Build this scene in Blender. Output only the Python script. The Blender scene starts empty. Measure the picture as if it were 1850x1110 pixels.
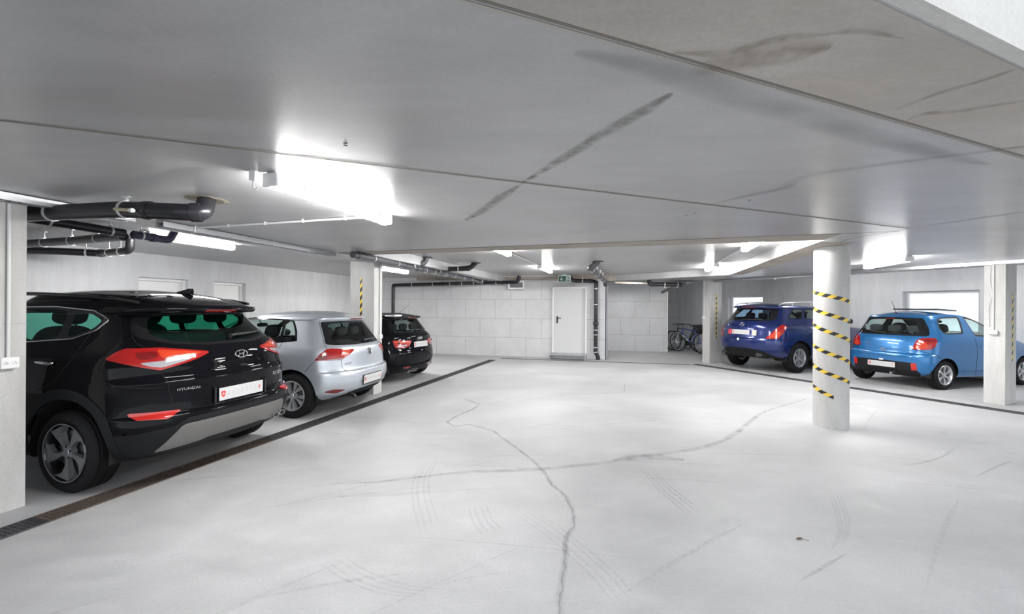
import bpy, bmesh, math, random
import numpy as np
from mathutils import Vector, Matrix
from mathutils.bvhtree import BVHTree
from mathutils.kdtree import KDTree
random.seed(7)
SC = bpy.context.scene
COL = SC.collection
# ------------------------------------------------------------------ camera, sky, exposure
cam_d = bpy.data.cameras.new('camera'); cam = bpy.data.objects.new('camera', cam_d); COL.objects.link(cam)
cam_d.sensor_width = 36.0; cam_d.lens = 770.0/1850*36; cam_d.clip_start = .05; cam_d.clip_end = 200
cam_d.shift_y = 1.0/1850
CAM_H = 1.57
cam.location = (0, 0, CAM_H)
cam.rotation_euler = (Matrix.Rotation(math.pi/2, 3, 'X') @ Matrix.Rotation(math.radians(.36), 3, 'Z')).to_euler()
SC.camera = cam
vs = SC.view_settings
vs.view_transform = 'Standard'; vs.look = 'None'; vs.exposure = 0.0; vs.gamma = 1.0; vs.use_curve_mapping = False
world = bpy.data.worlds.new('world'); SC.world = world; world.use_nodes = True
bg = world.node_tree.nodes['Background']; bg.inputs[0].default_value = (.92, .96, 1.0, 1); bg.inputs[1].default_value = 1.9
LAMP_STRENGTH = 130.0
# ------------------------------------------------------------------ axes of the building (two wings that meet at an angle)
A_L, A_R = math.radians(16.5), math.radians(-25.5)
def L(o, a, z=0.0): return Vector((o*math.cos(A_L)+a*math.sin(A_L), -o*math.sin(A_L)+a*math.cos(A_L), z))
def R(o, a, z=0.0): return Vector((o*math.cos(A_R)+a*math.sin(A_R), -o*math.sin(A_R)+a*math.cos(A_R), z))
HC, HU = 2.40, 2.57           # soffit of the low slab, ceiling of the raised bays

# ------------------------------------------------------------------ mesh helpers
class MB:
    def __init__(s): s.v = []; s.f = []; s.m = []; s.uv = {}
    def add(s, vs, fs, mi=0, uv=None):
        b = len(s.v); s.v += [tuple(p) for p in vs]
        for k, f in enumerate(fs):
            if uv: s.uv[len(s.f)] = [uv[i] for i in f]
            s.f.append(tuple(b+i for i in f)); s.m.append(mi)
        return s
    def box(s, c, d, M=None, mi=0, taper=1.0):
        hx, hy, hz = d[0]/2, d[1]/2, d[2]/2; P = []
        for z in (-1, 1):
            k = taper if z > 0 else 1
            for x, y in ((-1, -1), (1, -1), (1, 1), (-1, 1)):
                p = Vector((x*hx*k, y*hy*k, z*hz))
                if M is not None: p = M @ p
                P.append(Vector(c)+p)
        return s.add(P, [(3, 2, 1, 0), (4, 5, 6, 7), (0, 1, 5, 4), (1, 2, 6, 5), (2, 3, 7, 6), (3, 0, 4, 7)], mi)
    def prism(s, poly, z0, z1, mi=0):
        n = len(poly); P = [(p[0], p[1], z0) for p in poly]+[(p[0], p[1], z1) for p in poly]
        ar = sum(poly[i][0]*poly[(i+1) % n][1]-poly[(i+1) % n][0]*poly[i][1] for i in range(n))
        F = [tuple(range(n-1, -1, -1)), tuple(range(n, 2*n))]+[(i, (i+1) % n, n+(i+1) % n, n+i) for i in range(n)]
        if ar < 0: F = [tuple(reversed(f)) for f in F]
        return s.add(P, F, mi)
    def tube(s, pts, r, n=10, mi=0, cap=True, closed=False):
        pts = [Vector(p) for p in pts]; m = len(pts)
        rr = r if isinstance(r, (list, tuple)) else [r]*m
        up = None; P = []
        for i, p in enumerate(pts):
            if closed: t = (pts[(i+1) % m]-pts[i-1])
            else: t = pts[min(i+1, m-1)]-pts[max(i-1, 0)]
            if t.length < 1e-9: t = Vector((0, 0, 1))
            t.normalize()
            if up is None:
                up = Vector((0, 0, 1)) if abs(t.z) < .9 else Vector((1, 0, 0))
            a = up-t*up.dot(t)
            if a.length < 1e-6: a = t.orthogonal()
            a.normalize(); up = a; b = t.cross(a)
            for k in range(n):
                q = 2*math.pi*k/n; P.append(p+(a*math.cos(q)+b*math.sin(q))*rr[i])
        F = []
        for i in range(m if closed else m-1):
            j = (i+1) % m
            for k in range(n):
                l = (k+1) % n; F.append((i*n+k, i*n+l, j*n+l, j*n+k))
        if cap and not closed:
            F.append(tuple(range(n-1, -1, -1))); F.append(tuple((m-1)*n+k for k in range(n)))
        return s.add(P, F, mi)
    def lathe(s, prof, n=32, mi=0, M=None, closed=False):
        """profile of (radius, height along local z)"""
        P = []; m = len(prof)
        for r, z in prof:
            for k in range(n):
                q = 2*math.pi*k/n; p = Vector((r*math.cos(q), r*math.sin(q), z)); P.append(M @ p if M is not None else p)
        F = []
        for i in range(m if closed else m-1):
            j = (i+1) % m
            for k in range(n):
                l = (k+1) % n; F.append((i*n+k, i*n+l, j*n+l, j*n+k))
        if not closed:
            if prof[0][0] > 1e-6: F.append(tuple(range(n-1, -1, -1)))
            if prof[-1][0] > 1e-6: F.append(tuple((m-1)*n+k for k in range(n)))
        return s.add(P, F, mi)
    def ball(s, c, d, M=None, mi=0, e=1.0, nu=16, nv=10):
        """superellipsoid; e < 1 makes it boxier"""
        def pw(x): return math.copysign(abs(x)**e, x)
        P = []; F = []
        for j in range(nv+1):
            v = -math.pi/2+math.pi*j/nv
            for i in range(nu):
                u = 2*math.pi*i/nu
                p = Vector((d[0]/2*pw(math.cos(v))*pw(math.cos(u)), d[1]/2*pw(math.cos(v))*pw(math.sin(u)), d[2]/2*pw(math.sin(v))))
                if M is not None: p = M @ p
                P.append(Vector(c)+p)
        for j in range(nv):
            for i in range(nu):
                k = (i+1) % nu; F.append((j*nu+i, j*nu+k, (j+1)*nu+k, (j+1)*nu+i))
        return s.add(P, F, mi)
    def build(s, name, mats, parent=None, smooth=False, bevel=0, segs=2, angle=40):
        me = bpy.data.meshes.new(name); me.from_pydata(s.v, [], s.f)
        mats = mats if isinstance(mats, (list, tuple)) else [mats]
        for m in mats: me.materials.append(m)
        if len(mats) > 1: me.polygons.foreach_set('material_index', s.m)
        if s.uv:
            ul = me.uv_layers.new(name='UVMap')
            for pi, uvs in s.uv.items():
                for li, q in zip(me.polygons[pi].loop_indices, uvs): ul.data[li].uv = q
        if smooth:
            me.polygons.foreach_set('use_smooth', [True]*len(me.polygons)); me.set_sharp_from_angle(angle=math.radians(angle))
        me.validate(); me.update()
        o = bpy.data.objects.new(name, me); COL.objects.link(o)
        if parent: o.parent = parent
        if bevel:
            b = o.modifiers.new('bevel', 'BEVEL'); b.width = bevel; b.segments = segs; b.limit_method = 'ANGLE'; b.angle_limit = math.radians(35)
        return o
def thing(name, label, cat, loc=(0, 0, 0), rz=0.0, group=None):
    o = bpy.data.objects.new(name, None); COL.objects.link(o); o.empty_display_size = .1
    o.location = loc; o.rotation_euler = (0, 0, rz); o['label'] = label; o['category'] = cat
    if group: o['group'] = group
    return o
def tag(o, label, cat, group=None):
    o['label'] = label; o['category'] = cat
    if group: o['group'] = group
    return o
def struct(o): o['kind'] = 'structure'; return o
def rounded(pts, r, n=6):
    """polyline with its corners rounded"""
    pts = [Vector(p) for p in pts]; out = [pts[0]]
    for i in range(1, len(pts)-1):
        a, b, c = pts[i-1], pts[i], pts[i+1]; d1, d2 = (a-b), (c-b)
        k = min(r, d1.length*.45, d2.length*.45); p, q = b+d1.normalized()*k, b+d2.normalized()*k
        for t in range(n+1):
            u = t/n; out.append(p*(1-u)**2+b*2*u*(1-u)+q*u*u)
    out.append(pts[-1]); return out

# ------------------------------------------------------------------ materials
MATS = {}
def nt(name):
    m = bpy.data.materials.new(name); m.use_nodes = True; t = m.node_tree
    return m, t, t.nodes['Principled BSDF'], lambda ty, **k: mknode(t, ty, k)
def mknode(t, ty, kw):
    n = t.nodes.new(ty)
    for k, v in kw.items(): setattr(n, k, v)
    return n
def pbr(name, col, rough=.5, metal=0.0, coat=0.0, spec=.5, var=.06, scale=6.0, bump=0.0, coatr=.03):
    """plain surface with a slight procedural mottling"""
    if name in MATS: return MATS[name]
    m, t, b, N = nt(name); lk = t.links.new
    tc = N('ShaderNodeTexCoord'); no = N('ShaderNodeTexNoise'); no.inputs['Scale'].default_value = scale; no.inputs['Detail'].default_value = 5
    lk(tc.outputs['Object'], no.inputs['Vector'])
    mx = N('ShaderNodeMix', data_type='RGBA')
    mx.inputs[6].default_value = tuple(c*(1-var) for c in col)+(1,); mx.inputs[7].default_value = tuple(min(1, c*(1+var)) for c in col)+(1,)
    lk(no.outputs['Fac'], mx.inputs[0]); lk(mx.outputs[2], b.inputs['Base Color'])
    b.inputs['Roughness'].default_value = rough; b.inputs['Metallic'].default_value = metal
    b.inputs['Coat Weight'].default_value = coat; b.inputs['Coat Roughness'].default_value = coatr; b.inputs['Specular IOR Level'].default_value = spec
    if bump:
        bp = N('ShaderNodeBump'); bp.inputs['Strength'].default_value = bump; bp.inputs['Distance'].default_value = .01
        lk(no.outputs['Fac'], bp.inputs['Height']); lk(bp.outputs['Normal'], b.inputs['Normal'])
    MATS[name] = m; return m
def paint(name, col, metal=.0, rough=.25, flake=0.0, inside=(.07, .07, .072), cior=1.4, spec=.5):
    """car paint outside, dark lining on the inner side of the shell"""
    m, t, b, N = nt(name); lk = t.links.new
    g = N('ShaderNodeNewGeometry'); mx = N('ShaderNodeMix', data_type='RGBA')
    tc = N('ShaderNodeTexCoord'); no = N('ShaderNodeTexNoise'); no.inputs['Scale'].default_value = 900; lk(tc.outputs['Object'], no.inputs['Vector'])
    fl = N('ShaderNodeMix', data_type='RGBA'); fl.inputs[6].default_value = tuple(c*(1-flake) for c in col)+(1,); fl.inputs[7].default_value = tuple(min(1, c*(1+flake)) for c in col)+(1,)
    lk(no.outputs['Fac'], fl.inputs[0])
    lk(g.outputs['Backfacing'], mx.inputs[0]); lk(fl.outputs[2], mx.inputs[6]); mx.inputs[7].default_value = inside+(1,)
    lk(mx.outputs[2], b.inputs['Base Color'])
    mt = N('ShaderNodeMath', operation='MULTIPLY_ADD'); lk(g.outputs['Backfacing'], mt.inputs[0]); mt.inputs[1].default_value = -metal; mt.inputs[2].default_value = metal
    lk(mt.outputs[0], b.inputs['Metallic'])
    ct = N('ShaderNodeMath', operation='SUBTRACT'); ct.inputs[0].default_value = 1; lk(g.outputs['Backfacing'], ct.inputs[1]); lk(ct.outputs[0], b.inputs['Coat Weight'])
    rg = N('ShaderNodeMath', operation='MULTIPLY_ADD'); lk(g.outputs['Backfacing'], rg.inputs[0]); rg.inputs[1].default_value = .8-rough; rg.inputs[2].default_value = rough
    b.inputs['Coat IOR'].default_value = cior; b.inputs['Specular IOR Level'].default_value = spec; lk(rg.outputs[0], b.inputs['Roughness']); b.inputs['Coat Roughness'].default_value = .02
    return m
def glass(name, tint, refl=1.0):
    """thin pane: tinted, with a Fresnel reflection"""
    m, t, b, N = nt(name); lk = t.links.new; t.nodes.remove(b); out = t.nodes['Material Output']
    tr = N('ShaderNodeBsdfTransparent'); tr.inputs[0].default_value = tint+(1,)
    gl = N('ShaderNodeBsdfGlossy'); gl.inputs['Roughness'].default_value = .02; gl.inputs[0].default_value = (refl, refl, refl, 1)
    mx = N('ShaderNodeMixShader'); g = N('ShaderNodeNewGeometry')
    dt = N('ShaderNodeVectorMath', operation='DOT_PRODUCT'); lk(g.outputs['Normal'], dt.inputs[0]); lk(g.outputs['Incoming'], dt.inputs[1])
    ab = N('ShaderNodeMath', operation='ABSOLUTE'); lk(dt.outputs['Value'], ab.inputs[0]); om = N('ShaderNodeMath', operation='SUBTRACT', use_clamp=True); om.inputs[0].default_value = 1; lk(ab.outputs[0], om.inputs[1])
    pw = N('ShaderNodeMath', operation='POWER'); lk(om.outputs[0], pw.inputs[0]); pw.inputs[1].default_value = 5
    fr = N('ShaderNodeMath', operation='MULTIPLY_ADD'); lk(pw.outputs[0], fr.inputs[0]); fr.inputs[1].default_value = .92; fr.inputs[2].default_value = .05
    lk(fr.outputs[0], mx.inputs[0]); lk(tr.outputs[0], mx.inputs[1]); lk(gl.outputs[0], mx.inputs[2]); lk(mx.outputs[0], out.inputs[0])
    return m
def concrete(name, base, var=.10, stain=(.42, .38, .32), stain_amt=.12, rough=.75, spec=.4, scale=.9, streak=(1, 1, 1), pits=0.0, bump=.15, fine=.05, rvar=0.0):
    """cast concrete: cloudy mottling, streaks, fine grain, small pits"""
    m, t, b, N = nt(name); lk = t.links.new
    g = N('ShaderNodeNewGeometry'); mp = N('ShaderNodeMapping'); mp.inputs['Scale'].default_value = streak; lk(g.outputs['Position'], mp.inputs['Vector'])
    def noise(s, d, vec, dist=0.0):
        n = N('ShaderNodeTexNoise'); n.inputs['Scale'].default_value = s; n.inputs['Detail'].default_value = d; n.inputs['Distortion'].default_value = dist
        lk(vec, n.inputs['Vector']); return n.outputs['Fac']
    big = noise(scale, 8, mp.outputs[0], .4); fin = noise(55, 4, g.outputs['Position']); md = noise(scale*5, 6, mp.outputs[0], .2)
    def mapr(x, lo, hi, a, c):
        r = N('ShaderNodeMapRange'); r.inputs[1].default_value = lo; r.inputs[2].default_value = hi; r.inputs[3].default_value = a; r.inputs[4].default_value = c; lk(x, r.inputs[0]); return r.outputs[0]
    k1 = mapr(big, .3, .7, 1-var, 1+var); k2 = mapr(fin, .3, .7, 1-fine, 1+fine); k3 = mapr(md, .3, .7, 1-var*.6, 1+var*.6)
    def mul(a, c):
        n = N('ShaderNodeMath', operation='MULTIPLY'); lk(a, n.inputs[0])
        if isinstance(c, float): n.inputs[1].default_value = c
        else: lk(c, n.inputs[1])
        return n.outputs[0]
    k = mul(mul(k1, k2), k3)
    if pits:
        v = N('ShaderNodeTexVoronoi'); v.inputs['Scale'].default_value = 9; lk(g.outputs['Position'], v.inputs['Vector'])
        k = mul(k, mapr(v.outputs['Distance'], .02, .06, 1-pits, 1))
    vm = N('ShaderNodeVectorMath', operation='SCALE'); vm.inputs[0].default_value = base; lk(k, vm.inputs['Scale'])
    mx = N('ShaderNodeMix', data_type='RGBA'); lk(vm.outputs[0], mx.inputs[6]); mx.inputs[7].default_value = stain+(1,)
    lk(mapr(noise(scale*.55, 5, mp.outputs[0], .8), .52, .75, 0, stain_amt), mx.inputs[0])
    lk(mx.outputs[2], b.inputs['Base Color']); b.inputs['Specular IOR Level'].default_value = spec
    if rvar: lk(mapr(md, .3, .7, rough-rvar, rough+rvar), b.inputs['Roughness'])
    else: b.inputs['Roughness'].default_value = rough
    if bump:
        bp = N('ShaderNodeBump'); bp.inputs['Strength'].default_value = bump; bp.inputs['Distance'].default_value = .006; lk(fin, bp.inputs['Height']); lk(bp.outputs[0], b.inputs['Normal'])
    MATS[name] = m; return m, t, b, N, mx
def decal(name, col, alpha, scale=12.0, contrast=.25):
    """mark on concrete with soft edges across its width (v of the UV map) and a broken texture"""
    m, t, b, N = nt(name); lk = t.links.new
    b.inputs['Base Color'].default_value = col+(1,); b.inputs['Roughness'].default_value = .8
    uv = N('ShaderNodeUVMap'); sp = N('ShaderNodeSeparateXYZ'); lk(uv.outputs[0], sp.inputs[0])
    a = N('ShaderNodeMath', operation='MULTIPLY'); lk(sp.outputs[1], a.inputs[0]); lk(sp.outputs[1], a.inputs[1])
    s = N('ShaderNodeMath', operation='SUBTRACT'); s.inputs[0].default_value = 1; lk(a.outputs[0], s.inputs[1])
    g = N('ShaderNodeNewGeometry'); no = N('ShaderNodeTexNoise'); no.inputs['Scale'].default_value = scale; no.inputs['Detail'].default_value = 6; lk(g.outputs['Position'], no.inputs['Vector'])
    r = N('ShaderNodeMapRange'); r.inputs[1].default_value = .5-contrast; r.inputs[2].default_value = .5+contrast; r.inputs[4].default_value = alpha; lk(no.outputs['Fac'], r.inputs[0])
    mm = N('ShaderNodeMath', operation='MULTIPLY'); lk(s.outputs[0], mm.inputs[0]); lk(r.outputs[0], mm.inputs[1]); lk(mm.outputs[0], b.inputs['Alpha'])
    return m
def ribbon(mb, pts, w, z, mi, jitter=0.0, taper=True):
    """soft-edged mark along a polyline of ground points"""
    P = [Vector((p[0], p[1], z)) for p in pts]; n = len(P); V = []; UV = []
    for i, p in enumerate(P):
        t = (P[min(i+1, n-1)]-P[max(i-1, 0)]).normalized(); s = Vector((-t.y, t.x, 0)); k = w/2*(1 if not taper else min(1, .25+3*min(i, n-1-i)/n))
        for q in (-1, 0, 1): V.append(p+s*k*q); UV.append((i*.1, q*.98))
    F = []
    for i in range(n-1):
        for q in (0, 1): F.append((i*3+q, (i+1)*3+q, (i+1)*3+q+1, i*3+q+1))
    mb.add(V, F, mi, UV)
def wobble(pts, amp, step=.06):
    """subdivide a polyline and make it irregular"""
    out = []
    for a, b in zip(pts[:-1], pts[1:]):
        a, b = Vector(a[:2]), Vector(b[:2]); n = max(1, int((b-a).length/step))
        for i in range(n): out.append(a.lerp(b, i/n)+Vector((random.uniform(-amp, amp), random.uniform(-amp, amp))))
    out.append(Vector(pts[-1][:2])); return out
def spline(pts, n=12):
    pts = [Vector(p) for p in pts]; out = []
    for i in range(len(pts)-1):
        p0, p1, p2, p3 = pts[max(i-1, 0)], pts[i], pts[i+1], pts[min(i+2, len(pts)-1)]
        for k in range(n):
            t = k/n; out.append(.5*((2*p1)+(p2-p0)*t+(2*p0-5*p1+4*p2-p3)*t*t+(3*p1-p0-3*p2+p3)*t**3))
    out.append(pts[-1]); return out
import numpy as np, math
def pchip(xk, yk, x):
    xk = np.asarray(xk, float); yk = np.asarray(yk, float)
    hk = np.diff(xk); dl = np.diff(yk)/hk; n = len(xk); m = np.zeros(n)
    for i in range(1, n-1):
        if dl[i-1]*dl[i] > 0:
            w1 = 2*hk[i]+hk[i-1]; w2 = hk[i]+2*hk[i-1]
            m[i] = (w1+w2)/(w1/dl[i-1]+w2/dl[i])
    m[0] = dl[0]; m[-1] = dl[-1]
    i = np.clip(np.searchsorted(xk, x)-1, 0, n-2); t = (x-xk[i])/hk[i]
    return ((1+2*t)*(1-t)**2*yk[i]+t*(1-t)**2*hk[i]*m[i]+t*t*(3-2*t)*yk[i+1]+t*t*(t-1)*hk[i]*m[i+1])

NR, NS, NF = 48, 96, 26            # points of half a ring: rear, side, front
def half_ring(row, sp):
    zr, zf, za, xr, xf, w, tr, D, n = row
    tf, Df, nf, xm = sp['tf'], sp['Df'], sp['nf'], sp['xm']
    def W(x):
        a = np.clip((xm-x)/(xm-xr), 0, 1); b = np.clip((x-xm)/(xf-xm), 0, 1)
        return w-tr*a**2.2-tf*b**2.4
    def res(px, py, k):
        d = np.concatenate([[0], np.cumsum(np.hypot(np.diff(px), np.diff(py)))])
        q = np.linspace(0, d[-1], k)
        return np.interp(q, d, px), np.interp(q, d, py)
    th = np.linspace(0, math.pi/2, 260)
    a, b = np.cos(th)**(2/n), np.sin(th)**(2/n)
    x = xr+D*(1-a); X1, Y1 = res(x, W(x)*b, NR)
    x = np.linspace(xr+D, xf-Df, NS+1)[1:]; X2, Y2 = x, W(x)
    a, b = np.cos(th[::-1])**(2/nf), np.sin(th[::-1])**(2/nf)
    x = xf-Df*(1-a); X3, Y3 = res(x, W(x)*b, NF+1)
    X = np.concatenate([X1, X2, X3[1:]]); Y = np.concatenate([Y1, Y2, Y3[1:]])
    Y[0] = 0; Y[-1] = 0
    t = np.clip((X-xr)/(xf-xr), 0, 1)
    Z = zr+(zf-zr)*t+za*4*t*(1-t)
    return X, Y, Z

def car_body(sp):
    """vertices, quads and the two-number surface coordinate (arc length round the ring from the rear centre, height)"""
    R = np.array(sp['rows'], float)
    k = np.concatenate([[0], np.cumsum(np.hypot(np.diff(R[:, 0]), np.diff(R[:, 3]))+.25*abs(np.diff(R[:, 5]))+.004)])
    M = int(k[-1]/.017)+1
    q = np.unique(np.concatenate([np.linspace(0, k[-1], M), k]))
    q = q[np.concatenate([[True], np.diff(q) > .003])]
    rows = np.stack([pchip(k, R[:, c], q) for c in range(9)], 1)
    rings = [half_ring(r, sp) for r in rows]
    X, Y, Z = rings[-1]; xr, xf = X[0], X[-1]
    cr = sp.get('crown', .05); last = rows[-1]
    def zroof(x):
        t = np.clip((x-last[3])/(last[4]-last[3]), 0, 1)
        return last[0]+(last[1]-last[0])*t+last[2]*4*t*(1-t)
    for s in (.97, .92, .84, .72, .58, .42, .25, .08):
        mx = (xr+xf)/2; x = mx+(X-mx)*(1-(1-s)*sp.get('capx', .55)); y = Y*s
        rings.append((x, y, zroof(x)+cr*(1-s*s)))
    V = []; S = []
    for X, Y, Z in rings:
        d = np.concatenate([[0], np.cumsum(np.hypot(np.diff(X), np.diff(Y)))])
        V.append(np.stack([np.concatenate([X, X[-2:0:-1]]), np.concatenate([Y, -Y[-2:0:-1]]), np.concatenate([Z, Z[-2:0:-1]])], 1))
        S.append(np.concatenate([d, -d[-2:0:-1]]))
    N = len(V[0]); V = np.concatenate(V); S = np.concatenate(S); F = []
    nr = len(rings)
    for r in range(nr-1):
        for i in range(N):
            j = (i+1) % N
            F.append((r*N+i, (r+1)*N+i, (r+1)*N+j, r*N+j))
    c = (nr-1)*N; h = N//2
    F.append((c, c+N-1, c+1))
    for i in range(1, h-1):
        F.append((c+i, c+N-i, c+N-i-1, c+i+1))
    F.append((c+h-1, c+h+1, c+h))
    return V, F, S, N

# one row per level: z rear, z front, arch, x rear, x front, half width, taper at the rear, corner depth, corner exponent
TUCSON = dict(tf=.12, Df=.55, nf=2.5, xm=1.5, crown=.055, rows=[
 (.27, .24, 0, -.66, 3.40, .84, .06, .42, 2.7),
 (.33, .27, 0, -.76, 3.50, .885, .06, .42, 2.7),
 (.46, .40, 0, -.845, 3.56, .915, .065, .44, 2.7),
 (.58, .52, 0, -.885, 3.58, .925, .07, .46, 2.7),
 (.635, .58, 0, -.885, 3.58, .925, .075, .48, 2.7),
 (.66, .61, 0, -.855, 3.58, .923, .075, .48, 2.6),
 (.74, .70, 0, -.848, 3.58, .925, .08, .48, 2.5),
 (.86, .80, 0, -.85, 3.56, .930, .085, .48, 2.4),
 (.915, .84, 0, -.862, 3.53, .930, .09, .49, 2.4),
 (.96, .88, 0, -.835, 3.47, .922, .09, .50, 2.4),
 (1.08, .97, 0, -.815, 3.30, .912, .095, .52, 2.4),
 (1.14, 1.01, .01, -.795, 3.0, .902, .105, .52, 2.4),
 (1.19, 1.045, .01, -.755, 2.55, .885, .115, .50, 2.4),
 (1.23, 1.06, .01, -.715, 2.40, .868, .12, .48, 2.4),
 (1.34, 1.16, .01, -.60, 2.16, .815, .125, .45, 2.4),
 (1.47, 1.37, .02, -.475, 1.78, .745, .12, .42, 2.4),
 (1.492, 1.41, .02, -.465, 1.70, .732, .11, .42, 2.4),
 (1.505, 1.43, .02, -.585, 1.66, .724, .10, .42, 2.6),
 (1.535, 1.50, .035, -.615, 1.57, .705, .09, .42, 2.7),
 (1.562, 1.575, .055, -.60, 1.48, .675, .08, .42, 2.7),
 (1.585, 1.63, .068, -.54, 1.40, .635, .07, .42, 2.7),
])
GOLF = dict(tf=.11, Df=.5, nf=2.5, xm=1.3, crown=.05, rows=[
 (.25, .2, 0, -.55, 3.35, .83, .05, .40, 2.6),
 (.30, .24, 0, -.63, 3.42, .87, .05, .40, 2.6),
 (.38, .33, 0, -.70, 3.46, .885, .05, .42, 2.6),
 (.50, .46, 0, -.742, 3.48, .893, .055, .44, 2.6),
 (.58, .54, 0, -.748, 3.48, .896, .06, .46, 2.6),
 (.63, .58, 0, -.735, 3.48, .896, .06, .46, 2.6),
 (.66, .61, 0, -.705, 3.47, .897, .065, .46, 2.5),
 (.76, .69, 0, -.692, 3.45, .899, .07, .47, 2.5),
 (.88, .78, 0, -.685, 3.36, .892, .08, .48, 2.5),
 (.95, .85, .01, -.668, 3.2, .880, .09, .48, 2.5),
 (.99, .91, .01, -.64, 2.75, .868, .10, .46, 2.5),
 (1.02, .96, .01, -.60, 2.25, .855, .105, .44, 2.5),
 (1.10, 1.02, .01, -.55, 2.06, .82, .11, .42, 2.5),
 (1.25, 1.18, .01, -.46, 1.72, .745, .11, .40, 2.5),
 (1.345, 1.29, .02, -.402, 1.46, .69, .105, .38, 2.5),
 (1.36, 1.31, .02, -.398, 1.42, .68, .10, .38, 2.5),
 (1.37, 1.325, .02, -.46, 1.39, .673, .09, .38, 2.6),
 (1.395, 1.36, .025, -.472, 1.31, .652, .08, .38, 2.6),
 (1.412, 1.385, .03, -.44, 1.24, .62, .07, .38, 2.6),
 (1.425, 1.405, .035, -.38, 1.18, .575, .06, .38, 2.6),
])
AONE = dict(tf=.11, Df=.5, nf=2.5, xm=1.2, crown=.045, rows=[
 (.20, .18, 0, -.50, 3.1, .81, .05, .42, 2.5),
 (.26, .22, 0, -.56, 3.2, .84, .05, .42, 2.5),
 (.36, .33, 0, -.625, 3.24, .86, .055, .44, 2.5),
 (.50, .46, 0, -.652, 3.26, .868, .06, .46, 2.5),
 (.60, .55, 0, -.655, 3.26, .870, .065, .48, 2.5),
 (.66, .6, 0, -.64, 3.25, .870, .07, .48, 2.5),
 (.74, .67, 0, -.625, 3.23, .870, .08, .48, 2.5),
 (.86, .78, 0, -.612, 3.12, .862, .09, .48, 2.5),
 (.945, .86, .01, -.60, 2.85, .848, .10, .48, 2.5),
 (.98, .90, .01, -.57, 2.45, .838, .11, .46, 2.5),
 (1.02, .95, .01, -.52, 2.10, .822, .115, .44, 2.5),
 (1.12, 1.02, .01, -.455, 1.92, .775, .12, .42, 2.5),
 (1.30, 1.22, .01, -.335, 1.50, .685, .12, .38, 2.5),
 (1.318, 1.25, .02, -.33, 1.45, .675, .11, .38, 2.5),
 (1.328, 1.265, .02, -.405, 1.42, .668, .10, .38, 2.6),
 (1.355, 1.30, .025, -.415, 1.32, .645, .085, .38, 2.6),
 (1.368, 1.33, .03, -.39, 1.24, .61, .07, .38, 2.6),
 (1.38, 1.35, .03, -.33, 1.16, .56, .06, .38, 2.6),
])
YARIS = dict(tf=.12, Df=.45, nf=2.4, xm=1.15, crown=.055, rows=[
 (.25, .2, 0, -.40, 2.98, .78, .03, .34, 3.0),
 (.30, .24, 0, -.465, 3.03, .81, .03, .34, 3.0),
 (.36, .32, 0, -.505, 3.06, .822, .03, .35, 3.0),
 (.52, .48, 0, -.525, 3.08, .828, .03, .36, 3.0),
 (.63, .57, 0, -.528, 3.08, .83, .035, .37, 2.9),
 (.68, .61, 0, -.518, 3.07, .83, .035, .37, 2.8),
 (.70, .63, 0, -.478, 3.06, .83, .04, .37, 2.7),
 (.80, .70, 0, -.466, 3.02, .832, .045, .38, 2.7),
 (.93, .82, .01, -.445, 2.90, .828, .05, .38, 2.7),
 (1.0, .92, .01, -.42, 2.62, .815, .06, .38, 2.7),
 (1.04, .98, .01, -.40, 2.3, .803, .065, .38, 2.7),
 (1.10, 1.04, .01, -.378, 2.12, .78, .07, .38, 2.7),
 (1.30, 1.25, .015, -.305, 1.68, .69, .075, .36, 2.7),
 (1.40, 1.36, .02, -.27, 1.40, .645, .075, .34, 2.7),
 (1.435, 1.41, .03, -.25, 1.24, .615, .07, .32, 2.7),
 (1.455, 1.44, .045, -.215, 1.12, .575, .06, .30, 2.7),
])
MURANO = dict(tf=.13, Df=.6, nf=2.4, xm=1.5, crown=.05, rows=[
 (.36, .26, 0, -.72, 3.55, .86, .05, .46, 2.5),
 (.42, .30, 0, -.80, 3.62, .905, .055, .46, 2.5),
 (.50, .40, 0, -.885, 3.68, .928, .06, .48, 2.5),
 (.60, .52, 0, -.945, 3.72, .938, .065, .52, 2.5),
 (.72, .64, 0, -.965, 3.73, .942, .07, .54, 2.5),
 (.80, .70, 0, -.962, 3.73, .942, .075, .54, 2.5),
 (.845, .74, 0, -.945, 3.72, .942, .08, .54, 2.45),
 (.95, .84, 0, -.928, 3.68, .940, .09, .55, 2.4),
 (1.10, .96, 0, -.905, 3.50, .930, .10, .56, 2.4),
 (1.18, 1.03, .01, -.87, 3.2, .917, .11, .55, 2.4),
 (1.23, 1.08, .01, -.82, 2.75, .902, .12, .53, 2.4),
 (1.28, 1.11, .01, -.77, 2.50, .882, .125, .50, 2.4),
 (1.42, 1.22, .01, -.66, 2.22, .82, .13, .46, 2.4),
 (1.575, 1.42, .02, -.555, 1.82, .745, .125, .42, 2.4),
 (1.592, 1.45, .02, -.55, 1.76, .735, .115, .42, 2.4),
 (1.603, 1.465, .02, -.645, 1.73, .727, .105, .42, 2.6),
 (1.632, 1.51, .03, -.665, 1.63, .705, .09, .42, 2.6),
 (1.652, 1.545, .035, -.63, 1.55, .675, .08, .42, 2.6),
 (1.668, 1.575, .04, -.56, 1.46, .635, .07, .42, 2.6),
])
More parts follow.
